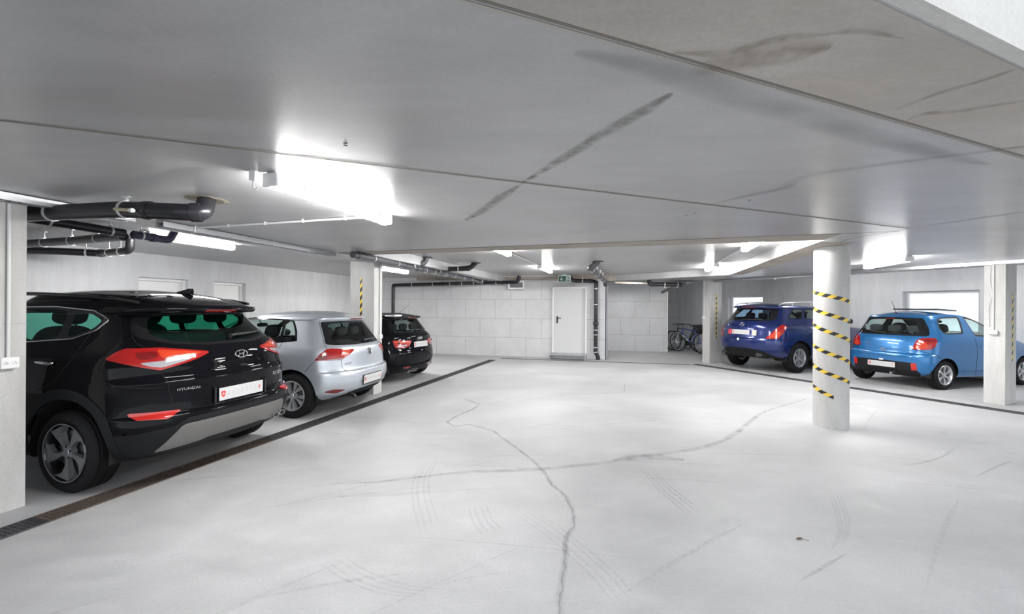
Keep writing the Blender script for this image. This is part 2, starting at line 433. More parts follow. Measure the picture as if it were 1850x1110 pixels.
# ------------------------------------------------------------------ the setting
m_ceil, t, b, N, mxn = concrete('ceiling concrete', (.385, .386, .39), var=.09, stain=(.27, .255, .235), stain_amt=.35, rough=.30, spec=.5, scale=.7, streak=(1, 2.6, 1), bump=.03, fine=.05, rvar=0.0)
m_floor, t, b, N, mxn = concrete('floor concrete', (.415, .417, .424), var=.11, stain=(.33, .327, .315), stain_amt=.45, rough=.55, spec=.35, scale=.8, streak=(1, 1.5, 1), bump=.06, fine=.05, rvar=.12)
m_wall, *_ = concrete('wall concrete', (.61, .615, .625), var=.07, stain=(.42, .41, .39), stain_amt=.3, rough=.8, scale=.9, streak=(2.5, 2.5, .35), bump=.1)
m_pillar, *_ = concrete('pillar concrete', (.52, .515, .505), var=.09, stain=(.40, .375, .34), stain_amt=.35, rough=.75, scale=1.6, streak=(2.2, 2.2, .5), pits=.5, bump=.12)
m_beam, *_ = concrete('beam concrete', (.335, .305, .265), var=.1, stain=(.24, .19, .14), stain_amt=.6, rough=.7, scale=1.2, bump=.1)
m_pale, *_ = concrete('pale concrete', (.62, .615, .60), var=.05, stain=(.45, .38, .28), stain_amt=.35, rough=.8, scale=1.3, pits=.6, bump=.1)
m_joint = pbr('joint', (.20, .185, .16), .9); m_jlight = pbr('joint edge', (.42, .40, .36), .8)
m_dark = pbr('dark slot', (.03, .03, .032), .8)
# block wall: large sand-lime blocks in half bond
def blockmat(name, col, off, zoff):
    m, t, b, N, mx = concrete(name, col, var=.05, stain=(.44, .43, .42), stain_amt=.2, rough=.85, scale=1.4, bump=.1, fine=.07); lk = t.links.new
    uv = N('ShaderNodeUVMap'); mp = N('ShaderNodeMapping'); mp.inputs['Location'].default_value = (off, zoff, 0); lk(uv.outputs[0], mp.inputs[0])
    br = N('ShaderNodeTexBrick'); br.offset = .5; br.inputs['Scale'].default_value = 1; br.inputs['Brick Width'].default_value = 1.02; br.inputs['Row Height'].default_value = .615
    br.inputs['Mortar Size'].default_value = .006; br.inputs['Mortar Smooth'].default_value = .3; lk(mp.outputs[0], br.inputs[0])
    br.inputs[1].default_value = (1, 1, 1, 1); br.inputs[2].default_value = (.95, .95, .95, 1); br.inputs[3].default_value = (.55, .54, .53, 1)
    mm = N('ShaderNodeMix', data_type='RGBA', blend_type='MULTIPLY'); mm.inputs[0].default_value = 1; lk(mx.outputs[2], mm.inputs[6]); lk(br.outputs[0], mm.inputs[7]); lk(mm.outputs[2], b.inputs['Base Color'])
    return m
m_block = blockmat('block wall', (.64, .645, .655), .92, .015)

BW0, BW1 = Vector((-2.657, 14.358, 0)), Vector((2.882, 13.009, 0)); BWD = (BW1-BW0).normalized(); BWN = Vector((BWD.y, -BWD.x, 0))
def BW(s, d=0.0, z=0.0): return BW0+BWD*s+BWN*d+Vector((0, 0, z))      # along the rear wall, out of it, up
A_B = math.atan2(BWD.y, BWD.x)

def wall(name, p0, p1, z0, z1, th, mat, holes=(), side=1):
    """wall panel from p0 to p1, thickness th behind it, with rectangular holes (s0, s1, z0, z1)"""
    p0, p1 = Vector(p0), Vector(p1); d = (p1-p0).normalized(); n = Vector((d.y, -d.x, 0))*-side; Ln = (p1-p0).length
    xs = sorted({0, Ln}|{h[0] for h in holes}|{h[1] for h in holes}); zs = sorted({z0, z1}|{h[2] for h in holes}|{h[3] for h in holes}); mb = MB()
    solid = {}
    for i in range(len(xs)-1):
        for j in range(len(zs)-1):
            cx, cz = (xs[i]+xs[i+1])/2, (zs[j]+zs[j+1])/2
            solid[i, j] = not any(h[0] < cx < h[1] and h[2] < cz < h[3] for h in holes)
    def pt(s, z, k): q = p0+d*s+n*(th*k); return (q.x, q.y, z)
    for (i, j), ok in solid.items():
        if not ok: continue
        a, bb, c, e = xs[i], xs[i+1], zs[j], zs[j+1]
        quads = [((a, c, 0), (bb, c, 0), (bb, e, 0), (a, e, 0)), ((bb, c, 1), (a, c, 1), (a, e, 1), (bb, e, 1))]
        for (di, dj, q) in ((-1, 0, ((a, c, 1), (a, c, 0), (a, e, 0), (a, e, 1))), (1, 0, ((bb, c, 0), (bb, c, 1), (bb, e, 1), (bb, e, 0))),
                            (0, -1, ((a, c, 1), (bb, c, 1), (bb, c, 0), (a, c, 0))), (0, 1, ((a, e, 0), (bb, e, 0), (bb, e, 1), (a, e, 1)))):
            if not solid.get((i+di, j+dj), False): quads.append(q)
        for q in quads:
            mb.add([pt(*x) for x in q], [(0, 1, 2, 3) if side > 0 else (3, 2, 1, 0)], 0, [(x[0]+x[2]*th, x[1]) for x in q])
    return struct(mb.build(name, mat))

# floor: one slab, with cracks, tyre marks and smears in its surface
m_crack = decal('crack', (.28, .28, .28), .55, 30, .3); m_smear = decal('smear', (.32, .32, .33), .4, 7, .25); m_tyre = decal('tyre mark', (.35, .35, .36), .17, 26, .25)
m_scratch = decal('scratch', (.37, .37, .38), .16, 26, .2)
m_scuff = decal('pale scuff', (.60, .60, .60), .5, 3, .2)
fl = MB(); fl.box((2, 5, -.15), (44, 40, .3))
CRACK = [(0.26, 2.0), (0.26, 2.19), (0.27, 2.33), (0.32, 2.53), (0.36, 2.78), (0.38, 2.92), (0.45, 3.05), (0.48, 3.26), (0.46, 3.54), (0.37, 3.77), (0.31, 4.09), (0.25, 4.31), (0.14, 4.58), (0.02, 4.85), (-0.14, 5.2), (-0.22, 5.4), (-0.38, 5.55), (-0.58, 5.71), (-0.75, 5.6), (-0.88, 5.82), (-0.79, 6.14), (-0.59, 6.57), (-0.51, 6.89), (-0.83, 7.33)]
CRACK2 = [(-0.88, 5.82), (-1.15, 5.72), (-1.66, 5.87), (-2.17, 6.04), (-2.51, 5.97)]
CRACK3 = [(2.41, 9.05), (2.09, 7.92), (1.21, 7.74), (0.47, 7.4)]
ribbon(fl, wobble(CRACK, .010, .035), .011, .0010, 1, taper=False); ribbon(fl, wobble(CRACK, .004, .05), .05, .0008, 2, taper=False)
ribbon(fl, wobble(CRACK2, .008), .014, .0010, 1); ribbon(fl, wobble(CRACK3, .01), .018, .0010, 1)
SMEAR = [(-1.58, 3.76), (-1.18, 3.82), (-0.85, 3.93), (-0.45, 4.05), (-0.03, 4.1), (0.31, 4.15), (0.79, 4.28), (1.18, 4.42), (1.33, 4.52), (1.66, 4.61), (2.06, 4.77), (2.4, 4.98), (2.82, 5.36), (3.31, 5.92), (3.9, 6.54), (4.82, 7.21), (5.33, 7.6)]
ribbon(fl, spline([Vector(p) for p in SMEAR], 4), .10, .0006, 2)
ribbon(fl, [(1.05, 4.38), (1.3, 4.47), (1.5, 4.52), (1.8, 4.42)], .26, .0007, 2)
T = [[(-0.79, 4.46), (-0.82, 4.07), (-0.79, 3.75), (-0.7, 3.4), (-0.57, 3.03)], [(-1.49, 3.55), (-1.1, 3.56), (-0.72, 3.61)], [(0.12, 3.25), (0.31, 2.98), (0.54, 2.54), (0.62, 2.29)],
     [(-0.26, 3.36), (-0.19, 3.11), (-0.12, 2.98)], [(-1.1, 2.64), (-0.91, 2.5), (-0.67, 2.38), (-0.44, 2.34)], [(1.34, 4.23), (1.35, 3.69), (1.43, 3.27)],
     [(2.75, 3.62), (2.55, 3.28), (2.38, 3.04), (2.18, 2.83)], [(3.87, 4.47), (4.07, 4.34), (4.59, 4.55), (5.07, 4.87)], [(4.43, 4.04), (4.89, 4.29), (5.19, 4.43)],
     [(1.71, 2.48), (1.95, 2.62), (2.12, 2.72)], [(3.56, 4.33), (3.77, 4.15), (4.01, 3.82), (4.51, 3.76)], [(1.34, 3.74), (1.38, 3.51), (1.41, 3.27)]]
for k, p in enumerate(T):
    q = spline([Vector(v) for v in p], 8)
    for o in (-.07, -.03, .02, .06):
        ribbon(fl, [v+Vector((o, o*.5)) for v in q], .022, .0004+.00005*k, 3)
# trowel-finish scratches
rs = random.Random(3)
for k in range(70):
    x, y, a, l = rs.uniform(-3, 6), rs.uniform(2, 8), rs.uniform(-.6, .9), rs.uniform(.2, .9)
    c = Vector((x, y)); d = Vector((math.cos(a), math.sin(a)))
    if c.x*math.cos(A_L)-c.y*math.sin(A_L) < -3.6: continue
    ribbon(fl, [c-d*l, c-d*l*.3+Vector((0, .02)), c+d*l*.4+Vector((0, .02)), c+d*l], rs.uniform(.015, .05), .0003, 5)
struct(fl.build('floor', [m_floor, m_crack, m_smear, m_tyre, m_scuff, m_scratch]))

# low slab: soffit at 2.40 over the driving aisle; the parking bays and the rear aisle are raised
N1, N2 = Vector((.98, 1.14, 0)), Vector((1.73, 1.45, 0)); ND = (N2-N1).normalized()
def nearL(o):
    n = Vector((math.cos(A_L), -math.sin(A_L), 0)); return N1+ND*((o-N1.dot(n))/ND.dot(n))
def nearR(o):
    n = Vector((math.cos(A_R), -math.sin(A_R), 0)); return N1+ND*((o-N1.dot(n))/ND.dot(n))
wF, wE = Vector((3.72, 5.09, 0)), L(2.12, 11.45)
sA = Vector((-2.07, 6.76, 0)); sL = sA+(sA-wF).normalized()*.25
cl = MB()
slab = [nearL(-5.02), nearR(10.92), R(10.92, 10.5), R(8.4, 10.5), wE, wF, sL, L(-4.1, 13.0), L(-5.02, 13.2)]
cl.prism(slab, HC, HU+.03, 0)
# near-edge strip of the raised bays and of everything above
top = [nearL(-14), nearR(15), R(15, 22), L(-14, 20)]
cl.prism(top, HU, HU+.35, 0)
def cjoint(pts, w=.022, mi=1, dz=0): 
    P = [Vector(p) for p in pts]
    for a, c in zip(P[:-1], P[1:]):
        a, c = Vector((a.x, a.y, 0)), Vector((c.x, c.y, 0)); d = (c-a).normalized(); s = Vector((-d.y, d.x, 0))*w/2
        q = [a-s, c-s, c+s, a+s]; cl.add([(v.x, v.y, HC-.0016-dz) for v in q], [(3, 2, 1, 0)], mi)
j1a, j1b = Vector((-.09, 1.15, 0)), Vector((2.75, 2.29, 0)); j1d = (j1b-j1a).normalized()
cjoint([j1a-j1d*.3, j1b+j1d*4.0], .012); cjoint([j1a-j1d*.3+Vector((-.008, .018, 0)), j1b+j1d*4+Vector((-.008, .018, 0))], .010, 2)
j2a, j2b = Vector((-2.31, 1.92, 0)), Vector((4.02, 4.33, 0)); j2d = (j2b-j2a).normalized()
cjoint([j2a-j2d*2.2, j2b], .018); cjoint([j2a-j2d*2.2+Vector((.006, -.016, 0)), j2b+Vector((.006, -.016, 0))], .008, 2)
cjoint([Vector((4.02, 4.33, 0)), Vector((4.29, 3.57, 0)), Vector((5.2, 1.0, 0))], .016, 2)
cjoint([Vector((4.02, 4.33, 0)), Vector((3.95, 5.0, 0)), Vector((4.05, 5.3, 0))], .014)
s1a, s1b = Vector((-2.79, 6.59, 0)), Vector((4.08, 4.49, 0)); cjoint([s1a, s1b], .018)
cjoint([R(6.9, 4.4), R(9.7, 3.2)], .014)
def dec(pts, w, mi): 
    q = [Vector((p[0], p[1])) for p in pts]; mb = MB(); ribbon(mb, spline(q, 6), w, HC-.0022, 0)
    cl.add(mb.v, [tuple(reversed(f)) for f in mb.f], mi, None)
    n0 = len(cl.f)-len(mb.f)
    for k, u in mb.uv.items(): cl.uv[n0+k] = list(reversed(u))
dec([(0.61, 1.64), (0.55, 1.78), (0.43, 2.02), (0.27, 2.38), (0.04, 2.89)], .09, 3); dec([(0.04, 2.89), (-0.09, 3.21), (-0.27, 3.68), (-0.45, 4.06)], .11, 3)
dec([(3.2, 1.8), (1.91, 2.56), (1.85, 2.9), (1.7, 3.14), (1.54, 3.42)], .10, 5)
dec([(0.52, 1.38), (0.68, 1.38), (0.8, 1.31), (0.95, 1.28)], .05, 4); dec([(.62, 1.5), (0.8, 1.40), (1.0, 1.34)], .16, 4); dec([(0.93, 1.29), (0.98, 1.27), (1.06, 1.27), (1.19, 1.3)], .03, 4)
dec([(1.58, 1.76), (1.62, 1.63), (1.69, 1.53), (1.72, 1.46)], .04, 4); dec([(1.72, 1.86), (1.73, 1.8), (1.86, 1.77), (1.93, 1.72), (2.1, 1.64)], .05, 4)
dec([(0.2, 1.38), (0.55, 1.5), (1.0, 1.72), (2.0, 2.16), (2.7, 2.42)], .16, 5)
for x, y in ((-0.85, 2.16), (-0.86, 2.19), (-1.14, 2.77), (-1.1, 2.74), (1.8, 3.24), (1.58, 3.69), (1.54, 3.78)):
    cl.lathe([(.012, HC-.002), (.0, HC-.003)], 8, 6, Matrix.Translation((x, y, 0)))
m_st1 = decal('grey putty', (.24, .235, .21), .75, 14, .3); m_st2 = decal('rust stain', (.27, .20, .12), .38, 15, .2); m_st3 = decal('damp patch', (.24, .245, .25), .35, 3, .3)
m_ceil2, *_ = concrete('warm ceiling concrete', (.40, .375, .345), var=.09, stain=(.30, .24, .17), stain_amt=.5, rough=.34, spec=.5, scale=1.5, streak=(1, 2.2, 1), bump=.04, fine=.06)
q = [N1+ND*-12+Vector((.01, .02, 0)), N1+ND*9.5, j1b+j1d*4, j1a-j1d*.3, j1a-j1d*12]
cl.add([(v.x, v.y, HC-.0008) for v in q], [(4, 3, 2, 1, 0)], 7)
struct(cl.build('ceiling', [m_ceil, m_joint, m_jlight, m_st1, m_st2, m_st3, m_dark, m_ceil2]))
# pale upstand where the slab ends and daylight comes in
up = MB(); a, c = nearL(-14), nearR(15); n = Vector((ND.y, -ND.x, 0))
up.prism([a+n*.03, c+n*.03, c, a], HC+.001, 4.2)
up2 = MB(); up2.prism([a+n*.042, c+n*.042, c+n*.03, a+n*.03], HC+.003, HC+.055)
struct(up.build('trim_1', m_pale)); struct(up2.build('trim_2', m_pale))
# beams: stained strip along the step, beam by the rear passage
bm = MB()
d = (wF-sA).normalized(); nn = Vector((-d.y, d.x, 0))
for z0, z1, q in ((HC-.004, HC, [s1a+Vector((.1, 0, 0)), s1b-Vector((.5, -.15, 0)), wF+Vector((-.02, -.02, 0)), sL+Vector((0, -.02, 0))]),
                  (HC-.003, HC, [wF+L(.02, .15), wE+L(.02, 0), wE+L(.3, 0), wF+L(.42, .3)])):
    bm.prism(q, z0, z1)
bm.prism([BW(5.67, .0), BW(5.67, -.32), R(10.41, 9.3), R(10.41, 8.97)], HC+.0, HU)
bm.prism([BW(-.5, .22), BW(5.66, .22), BW(5.66, .0), BW(-.5, .0)], 2.46, HU)
bm.prism([BW(5.95, -1.4), BW(5.95, -1.7), R(10.6, 11.3), R(10.6, 11.0)], 2.40, HU)
struct(bm.build('trim_3', m_beam))

# walls
wl0, wl1 = L(-9.1, -7), L(-9.1, 14.6)
LWIN = [(5.75, 6.68), (7.24, 8.05)]
wall('wall_left', wl0, wl1, 0, HU, .3, m_wall, [(a+7, c+7, .95, 2.11) for a, c in LWIN])
wr0, wr1 = R(14.0, 14), R(14.0, -4)
RWIN = [(4.24, 5.66), (9.46, 10.8)]
wall('wall_right', wr0, wr1, 0, HU, .3, m_wall, [(14-c, 14-a, 1.0, 2.05) for a, c in RWIN])
wall('wall_rear', BW(-6.6), BW(5.67), 0, HU, .22, m_block, [(6.6+4.08, 6.6+5.09, .17, 2.19)])
w20, w21 = Vector((2.9, 15.85, 0)), Vector((5.588, 15.449, 0))
wall('wall_passage', w20, w21, 0, HU, .2, m_block)
wall('wall_return', BW(5.67, -.22), BW(5.3, -3), 0, HU, .2, m_block)
wall('wall_niche', Vector((4.9, 18.6, 0)), Vector((7.0, 17.9, 0)), 0, HU, .2, m_block)
wall('wall_side', Vector((6.62, 18.4, 0)), R(14.2, 12.6), 0, HU, .2, m_wall)
# raised concrete edge at the corner of the passage and pale corner profile
m_white = pbr('white paint', (.78, .78, .77), .5, var=.03); m_steelgrey = pbr('grey metal sheet', (.30, .31, .33), .45, .3, var=.04)
tr = MB(); tr.box((0, 0, 1.2), (.045, .24, 2.4), mi=0); o = tr.build('trim_4', m_white); o.location = (5.62, 15.46, 0); o.rotation_euler = (0, 0, A_B); struct(o)

# steel door in the rear wall
dr = bpy.data.objects.new('door_1', None); COL.objects.link(dr); dr.location = BW(4.585, 0, .17); dr.rotation_euler = (0, 0, A_B); struct(dr)
m_door = pbr('pale grey door paint', (.62, .625, .63), .4, var=.02, scale=1.2)
f = MB()
for sx in (-1, 1): f.box((sx*.51, -.01, 1.02), (.05, .14, 2.04))
f.box((0, -.01, 2.025), (1.07, .14, .05)); f.build('door_frame', m_white, dr, bevel=.006)
f = MB(); f.box((0, .05, 1.0), (.97, .05, 2.0)); f.build('door_leaf', m_door, dr, bevel=.004)
m_blk = pbr('black plastic', (.012, .012, .013), .35)
f = MB(); f.box((-.39, .02, 1.03), (.045, .012, .22)); f.tube([(-.39, .02, 1.08), (-.39, -.035, 1.08)], .011); f.tube([(-.39, -.035, 1.08), (-.26, -.04, 1.08)], .011); f.lathe([(.02, 0), (.02, .02)], 12, M=Matrix.Translation((-.39, .02, .96)) @ Matrix.Rotation(math.pi/2, 4, 'X'))
f.build('door_handle', m_blk, dr, smooth=True)
f = MB()
for z in (.35, 1.65): f.tube([(.49, -.0, z-.05), (.49, -.0, z+.05)], .012)
f.build('hinge', m_white, dr, smooth=True)
# open door seen edge-on at the passage
dd = bpy.data.objects.new('door_2', None); COL.objects.link(dd); dd.location = BW(5.72, -.02, 0); dd.rotation_euler = (0, 0, A_B+math.radians(97+180)); struct(dd)
f = MB(); f.box((-.52, 0, 1.19), (1.04, .05, 2.36)); f.build('door_leaf', m_steelgrey, dd, bevel=.003)
f = MB(); f.box((-1.055, 0, 1.19), (.03, .062, 2.36)); f.build('edge_strip', m_white, dd, bevel=.003)
f = MB()
for s in (-1, 1): f.tube([(-.95, s*.026, 1.05), (-.95, s*.07, 1.05)], .014); f.ball((-.95, s*.085, 1.05), (.05, .04, .05))
f.build('door_knob', pbr('chrome', (.72, .72, .73), .12, 1, var=.01), dd, smooth=True)

# windows: left ones with white slatted blinds, right ones open to daylight
m_frame = pbr('white window frame', (.74, .74, .74), .4, var=.02); m_slat = pbr('white blind', (.80, .80, .79), .6, var=.02)
m_pane = glass('window pane', (.96, .98, 1.0))
k = 0
for a, c in LWIN:
    k += 1; w = bpy.data.objects.new('window_%d' % k, None); COL.objects.link(w); w.location = L(-9.1, (a+c)/2); w.rotation_euler = (0, 0, -A_L+math.pi/2); struct(w)   # local x along the wall, y into the wall
    W = c-a; f = MB()
    for s in (-1, 1): f.box((s*(W/2-.03), .11, 1.53), (.06, .06, 1.16))
    for z in (.98, 2.08): f.box((0, .11, z), (W-.12, .06, .06))
    f.build('window_frame', m_frame, w, bevel=.004)
    f = MB()
    for i in range(26): f.box((0, .135, 1.03+i*.0405), (W-.125, .010, .0395), Matrix.Rotation(math.radians(4), 3, 'X'))
    f.build('blind', m_slat, w)
m_fb = pbr('pale blue reveal', (.62, .70, .80), .5)
for a, c in RWIN:
    k += 1; w = bpy.data.objects.new('window_%d' % k, None); COL.objects.link(w); w.location = R(14.0, (a+c)/2); w.rotation_euler = (0, 0, -A_R-math.pi/2); struct(w)
    W = c-a; f = MB()
    for s in (-1, 1): f.box((s*(W/2-.035), .2, 1.525), (.07, .07, 1.05))
    for z in (1.035, 2.015): f.box((0, .2, z), (W-.14, .07, .07))
    f.build('window_frame', m_frame, w, bevel=.004)
    f = MB(); f.box((0, .2, 1.525), (W-.142, .008, .91)); f.build('window_pane', m_pane, w)

# ------------------------------------------------------------------ pillars with hazard tape
def stripe(name, period, slope, tex=1.0):
    m, t, b, N = nt(name); lk = t.links.new
    uv = N('ShaderNodeUVMap'); sp = N('ShaderNodeSeparateXYZ'); lk(uv.outputs[0], sp.inputs[0])
    a = N('ShaderNodeMath', operation='MULTIPLY_ADD'); lk(sp.outputs[1], a.inputs[0]); a.inputs[1].default_value = slope; lk(sp.outputs[0], a.inputs[2])
    d = N('ShaderNodeMath', operation='DIVIDE'); lk(a.outputs[0], d.inputs[0]); d.inputs[1].default_value = period
    f = N('ShaderNodeMath', operation='FRACT'); lk(d.outputs[0], f.inputs[0]); g = N('ShaderNodeMath', operation='GREATER_THAN'); lk(f.outputs[0], g.inputs[0]); g.inputs[1].default_value = .5
    mx = N('ShaderNodeMix', data_type='RGBA'); lk(g.outputs[0], mx.inputs[0]); mx.inputs[6].default_value = (.80, .56, .06, 1); mx.inputs[7].default_value = (.016, .016, .017, 1)
    lk(mx.outputs[2], b.inputs['Base Color']); b.inputs['Roughness'].default_value = .35; return m
m_tape = stripe('hazard tape', .13, -1.15); m_tape2 = stripe('hazard tape on pillars', .145, -1.1)
def tape_strip(parent, x, y0, z0, z1, w=.05):
    """vertical strip of tape on the face y = y0 (facing -y)"""
    mb = MB(); n = 24; V = []; UV = []
    for i in range(n+1):
        z = z0+(z1-z0)*i/n
        for s in (0, 1): V.append((x+w*(s-.5), y0-.0012, z)); UV.append((z, s*w))
    mb.add(V, [(2*i, 2*i+1, 2*i+3, 2*i+2) for i in range(n)], 0, UV); return mb.build('hazard_tape', m_tape2, parent)
m_seam = pbr('formwork seam', (.36, .345, .32), .8)
def pillar(name, label, pos, rz, depth, tape_x=None, tz=(1.0, 1.85)):
    """local x goes into the bay side (away from the aisle face at x = 0 for R, negative for L), local y along the wing"""
    o = thing(name, label, 'pillar', pos, rz)
    mb = MB(); mb.box((depth/2, .125, HC/2), (abs(depth), .25, HC)); mb.box((depth/2, .125, 1.425), (abs(depth)+.0012, .2512, .005), mi=1); c = mb.build('shaft', [m_pillar, m_seam], o, bevel=.012)
    if tape_x is not None: tape_strip(o, tape_x, 0.0, *tz)
    return o
pillar('concrete_pillar', 'square concrete pillar at the near left edge, partly hiding the black SUV', L(-4.57, 1.86), -A_L, -.48)
pillar('concrete_pillar', 'square concrete pillar with a yellow and black tape strip behind the silver hatchback', L(-4.52, 6.59), -A_L, -.5, -.27, (.75, 2.08))
pillar('concrete_pillar', 'square concrete pillar at the right edge beside the light blue hatchback', R(10.41, 2.85), -A_R, .46, .30, (.72, 1.86))
pillar('concrete_pillar', 'square concrete pillar between the bicycles and the dark blue SUV', R(10.42, 8.62), -A_R, .5, .27, (.72, 2.0))
rc = thing('round_column', 'round concrete column wrapped in a spiral of yellow and black tape', 'column', (4.30, 5.74, 0))
mb = MB(); mb.lathe([(.2, 0), (.2, HC-.02), (.203, HC)], 64); mb.build('shaft', m_pillar, rc, smooth=True)
mb = MB(); V = []; UV = []; n = 0; view = math.atan2(-5.74, -4.30); z = None
# each turn falls mostly on the side that faces the aisle
zs = [1.825, 1.605, 1.39, 1.11, .84, .565]; fall = [.17, .22, .25, .25, .245, .26]
ln = 0
for k in range(6):
    m = 40; kmax = m if k < 5 else int(m*.56)
    for i in range(kmax+1):
        a = view-math.pi/2+math.pi*i/m; zz = zs[k]-fall[k]*i/m
        V += [(.2012*math.cos(a), .2012*math.sin(a), zz-.026), (.2012*math.cos(a), .2012*math.sin(a), zz+.026)]; UV += [(ln, 0), (ln, .052)]; ln += .2*math.pi/m
    if k < 5:
        for i in range(1, m):
            a = view+math.pi/2+math.pi*i/m; e = zs[k]-fall[k]; zz = e+(zs[k+1]-e)*i/m
            V += [(.2012*math.cos(a), .2012*math.sin(a), zz-.026), (.2012*math.cos(a), .2012*math.sin(a), zz+.026)]; UV += [(ln, 0), (ln, .052)]; ln += .2*math.pi/m
mb.add(V, [(2*i, 2*i+2, 2*i+3, 2*i+1) for i in range(len(V)//2-1)], 0, UV); mb.build('hazard_tape', m_tape, rc)
# ------------------------------------------------------------------ fluorescent lamps
def emit(name, col, st):
    m, t, b, N = nt(name); b.inputs['Base Color'].default_value = (.9, .9, .9, 1); b.inputs['Emission Color'].default_value = col+(1,); b.inputs['Emission Strength'].default_value = st; return m
m_tube = emit('lit diffuser', (1.0, .985, .97), LAMP_STRENGTH)
m_house = pbr('lamp housing', (.78, .78, .78), .45, var=.02)
m_clip = pbr('white clip', (.75, .75, .75), .4, var=.03)
def lamp_proto():
    o = thing('fluorescent_lamp', '', 'lamp')
    n = 10; P = []; F = []
    mb = MB(); mb.box((0, 0, -.014), (.078, 1.27, .028)); mb.build('housing', m_house, o, bevel=.006)
    prof = [(math.cos(math.pi*k/n)*.058, -.030-math.sin(math.pi*k/n)*.062) for k in range(n+1)]
    prof = [(.060, -.012)]+prof+[(-.060, -.012)]; n += 2
    mb = MB(); ys = (-.62, .62)
    for y in ys: P += [(x, y, z) for x, z in prof]
    m = n+1
    F = [(k, k+1, m+k+1, m+k) for k in range(n)]+[tuple(range(n, -1, -1)), tuple(m+k for k in range(m)), (0, m, 2*m-1, n)]
    mb.add(P, F); mb.build('diffuser', m_tube, o)
    for s in (-1, 1):
        mb = MB(); mb.box((0, s*.634, -.046), (.116, .020, .088)); mb.build('end_cap', m_house, o, bevel=.01)
    for s in (-1, 1):
        for y in (-.42, .42):
            mb = MB(); mb.box((s*.062, y, -.032), (.010, .03, .05)); mb.build('clip', m_clip, o)
    return o
def copy_tree(o, parent=None):
    c = o.copy(); COL.objects.link(c)
    if parent: c.parent = parent
    for ch in o.children: copy_tree(ch, c)
    return c
lp = lamp_proto(); lamps = [(L(-2.19, 2.74, HC), -A_L, 'lit tube lamp nearest the camera, on the low ceiling with a white conduit joining it'),
  (L(-6.38, 4.76, HU), -A_L, 'lit tube lamp above the black SUV beside the black drain pipes'),
  (L(-6.15, 9.85, HU), -A_L, 'lit tube lamp half hidden behind the square pillar by the silver hatchback'),
  (L(-2.22, 6.62, HU), -A_L, 'lit tube lamp just behind the ceiling step, towards the long black pipe'),
  (L(-2.22, 10.4, HU), -A_L, 'lit tube lamp nearest the green exit sign'),
  (L(1.62, 10.75, HU), -A_L, 'lit tube lamp nearest the pillar by the bicycles'),
  (L(1.62, 6.9, HU), -A_L, 'lit tube lamp beside the bright side of the beam, nearer the round column'),
  (R(12.0, 6.35, HU), -A_R+.001, 'added fill lamp in the right parking bay, hidden behind the round column'),  # extra lamp added to brighten the right wall; the column hides it
  (R(12.0, 3.35, HU), -A_R+.001, 'added fill lamp in the right parking bay, hidden behind the square pillar at the right edge'),  # second unseen lamp, put in to lift the right wall further
  (Vector((4.3, 13.55, HU)), A_B, 'added fill lamp over the passage, hidden behind the beam in front of the bicycles'),  # invented fill for the passage and niche, kept out of sight by the beam
  (L(3.97, 8.6, HC), -A_L, 'lit tube lamp on the low ceiling between the round column and the light blue hatchback')]
for k, (p, rz, lab) in enumerate(lamps):
    o = lp if k == 0 else copy_tree(lp)
    o.scale = (1, .5 if 'parking bay' in lab else 1, 1)
    o.location = p; o.rotation_euler = (0, 0, rz); o['label'] = lab; o['group'] = 'fluorescent ceiling lamps'
# hook under the near lamp
mb = MB(); mb.box((0, 0, -.03), (.035, .035, .06)); mb.tube(rounded([(0, 0, -.06), (0, 0, -.10), (.018, 0, -.115), (.03, 0, -.10)], .01), .005, 8)
o = mb.build('hanging_hook', m_clip, smooth=True); o.location = L(-2.19-.085, 2.06, HC-.0); tag(o, 'small plastic hook hanging at the near end of the nearest lamp', 'hook')

# ------------------------------------------------------------------ cable trays, conduits, sockets
m_galv = pbr('galvanised steel', (.50, .51, .53), .38, .75, var=.08, scale=14)
m_cable = pbr('grey cable', (.42, .42, .43), .5); m_pvc = pbr('white conduit', (.66, .66, .67), .4, var=.02)
def tray(label, fn, o, segs, side):
    t = thing('cable_tray', label, 'cable tray', fn(o, segs[0][0], HC)); rz = -A_L if fn is L else -A_R; t.rotation_euler = (0, 0, rz)
    for a0, a1 in segs:
        mb = MB(); d = segs[0][0]; y0, y1 = a0-d, a1-d
        for s in (-1, 1):
            mb.box((s*.052, (y0+y1)/2, -.034), (.004, y1-y0, .05))
            for z in (-.008, -.060): mb.box((s*.046, (y0+y1)/2, z), (.014, y1-y0, .003))
        n = int((y1-y0)/.06)
        for i in range(n): mb.box((0, y0+.03+i*.06, -.058), (.10, .022, .003))
        mb.build('tray', m_galv, t)
        mb = MB()
        for k, x in enumerate((-.03, -.012, .008, .028)):
            mb.tube([(x+.006*math.sin(i*.9+k), y0+.02+(y1-y0-.04)*i/30, -.048+.004*math.sin(i*1.7+k)) for i in range(31)], .007, 6)
        mb.build('cable', m_cable, t, smooth=True)
        for y in np.arange(y0+.3, y1-.1, 1.0):
            mb = MB(); mb.tube([(.068, y, -.066), (.068, y, 0)], .004, 6); mb.box((.034, y, -.066), (.085, .03, .006)); mb.box((.068, y, -.003), (.04, .04, .006)); mb.build('hanger', m_galv, t)
    return t
tray('galvanised cable tray along the left row of pillars, above the black and silver cars', L, -4.50, [(1.2, 2.78), (3.02, 5.5)], -1)
tray('galvanised cable tray along the right side above the light blue hatchback', R, 10.33, [(-1.0, 5.3)], 1)
tray('galvanised cable tray high over the dark blue SUV near the rear pillar', R, 10.62, [(5.6, 9.6)], 1)
